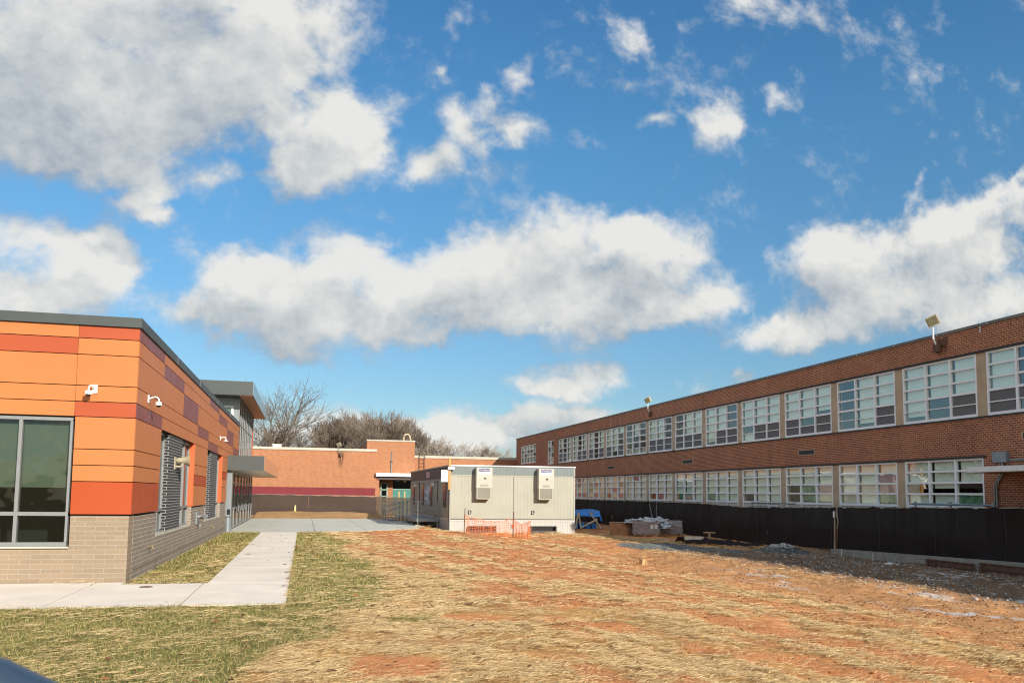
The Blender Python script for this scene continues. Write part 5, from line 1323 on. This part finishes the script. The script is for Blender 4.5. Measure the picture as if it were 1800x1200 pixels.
for i, (x_, y_, lb) in enumerate(((21.3, 27.6, 'pale marker stick in the stones left of the white scrap board'), (21.5, 29.8, 'short pale marker stick near the fabric fence joint'))):
    z_ = zg(x_, y_); b = MB(); b.tube([(x_, y_, z_ - .1), (x_ + .03, y_, z_ + .30)], .018, 6)
    tag(b.build('marker_stick', M['woodpale'], base=(x_, y_, z_)), lb, 'stick', 'marker sticks by the kerb')
# blurred blue rail close to the camera
b = MB(); b.tube([(-.81, .80, 1.830), (-.56, .83, 1.835), (-.391, .856, 1.828), (-.337, .875, 1.814), (-.289, .887, 1.794), (-.250, .893, 1.771), (-.219, .894, 1.743), (-.197, .889, 1.705), (-.187, .885, 1.59), (-.187, .885, 0)], .048, 28)
tag(b.build('blue_rail', M['railblue'], base=(-.195, .885, 0), smooth=True), 'out of focus blue painted pipe rail at the bottom left corner', 'rail')

# ------------------------------------------------------------------ bare trees
def tree_mesh(seed, H_, spread, depth, upright, fine, pale=False):
    r_ = random.Random(seed)
    tb_, cb_ = MB(), MB()
    def grow(p, d, L_, rad, lv):
        n = 3 if lv < 3 else 2
        pts = [p]; rads = [rad]; q = p
        dd = d.copy()
        for i in range(n):
            dd = (dd + Vector((r_.gauss(0, .13), r_.gauss(0, .13), r_.gauss(0, .07) + upright * .08))).normalized()
            q = q + dd * (L_ / n); pts.append(q); rads.append(max(.012, rad * (1 - .35 * (i + 1) / n)))
        (tb_ if lv == 0 else cb_).tube(pts, rads, 7 if lv == 0 else (5 if lv < 2 else 3), cap=False)
        if lv >= depth: return
        k = (4 + (r_.random() < .5)) if lv == 0 else (3 if lv < 3 else fine)
        for j in range(k):
            f = r_.uniform(.45, 1.0) if lv else r_.uniform(.6, 1.0)
            i = min(n - 1, int(f * n)); bp = pts[i].lerp(pts[i + 1], f * n - i) if f < 1 else pts[-1]
            a = r_.uniform(0, 6.28); sp_ = spread * r_.uniform(.6, 1.25)
            ax = dd.cross(Vector((math.cos(a), math.sin(a), .3))).normalized()
            nd = (Matrix.Rotation(sp_, 3, ax) @ dd)
            grow(bp, nd.normalized(), L_ * r_.uniform(.58, .82), rads[min(i + 1, n)] * r_.uniform(.5, .7), lv + 1)
        grow(pts[-1], dd, L_ * .72, rads[-1] * .85, lv + 1)
    grow(Vector((0, 0, -.3)), Vector((0, 0, 1)), H_ * .27, H_ * .022, 0)
    return tb_, cb_
def make_tree(seed, H_, spread, depth, upright, fine, bark, twig, loc, label, group):
    t = thing('bare_tree', loc, label, 'tree', group)
    a, c = tree_mesh(seed, H_, spread, depth, upright, fine)
    zs = [v[2] for v in c.v]; zmx = sorted(zs)[int(len(zs) * .995)]; k_ = H_ / zmx
    for mb in (a, c): mb.v = [(v[0] * k_ + loc[0], v[1] * k_ + loc[1], v[2] * k_ + loc[2]) for v in mb.v]
    a.build('trunk', M[bark], t); c.build('crown', M[twig], t)
    return t
GT = 'bare winter trees behind the school wing'
p1 = make_tree(3, 16.3, .72, 5, .3, 3, 'bark', 'bark', (-5.6, 112, -.5), 'tall open bare tree with dark spreading limbs beside the left tower', GT)
p2 = make_tree(8, 12.2, .50, 6, .6, 3, 'bark', 'twig', (2.2, 116, -.5), 'dense rounded bare tree behind the rust streaked floodlight', GT)
p3 = make_tree(21, 13.0, .52, 6, .9, 3, 'bark', 'twig', (12.6, 114, -.5), 'tallest dense bare tree directly behind the raised brick block', GT)
p4 = make_tree(33, 9.8, .62, 6, .5, 3, 'bark', 'twig_pale', (20.0, 116, -.5), 'pale grey bare tree right of the raised brick block', GT)
def again(src, loc, rz, s_, label):
    s_ *= 1.05; c = copy_tree(src); c.location = loc; c.rotation_euler = (0, 0, rz); c.scale = (s_, s_, s_); c['label'] = label
again(p2, (-.6, 120, -.5), 2.0, .86, 'short bare tree in the gap between the open tree and the dense trees')
again(p3, (6.0, 118, -.5), 1.1, .98, 'upright bare tree behind the left edge of the raised brick block')
again(p2, (8.6, 112, -.5), 4.0, .98, 'bare tree behind the middle of the raised brick block')
again(p3, (15.6, 119, -.5), 3.0, .86, 'bare tree behind the roof ladder at the edge of the dense trees')
again(p2, (4.3, 125, -.5), 5.0, 1.0, 'bare tree farther back between the floodlight and the raised block')
again(p3, (10.9, 127, -.5), 2.4, 1.05, 'bare tree farthest back behind the hooked vent pipe')
again(p4, (23.6, 120, -.5), 2.0, .92, 'pale bare tree nearest to the brown brick school')
again(p4, (17.8, 124, -.5), 4.2, .95, 'small pale bare tree between the ladder and the brown brick school')
again(p1, (-10.5, 120, -.5), 2.2, .8, 'open bare tree mostly hidden behind the left tower')
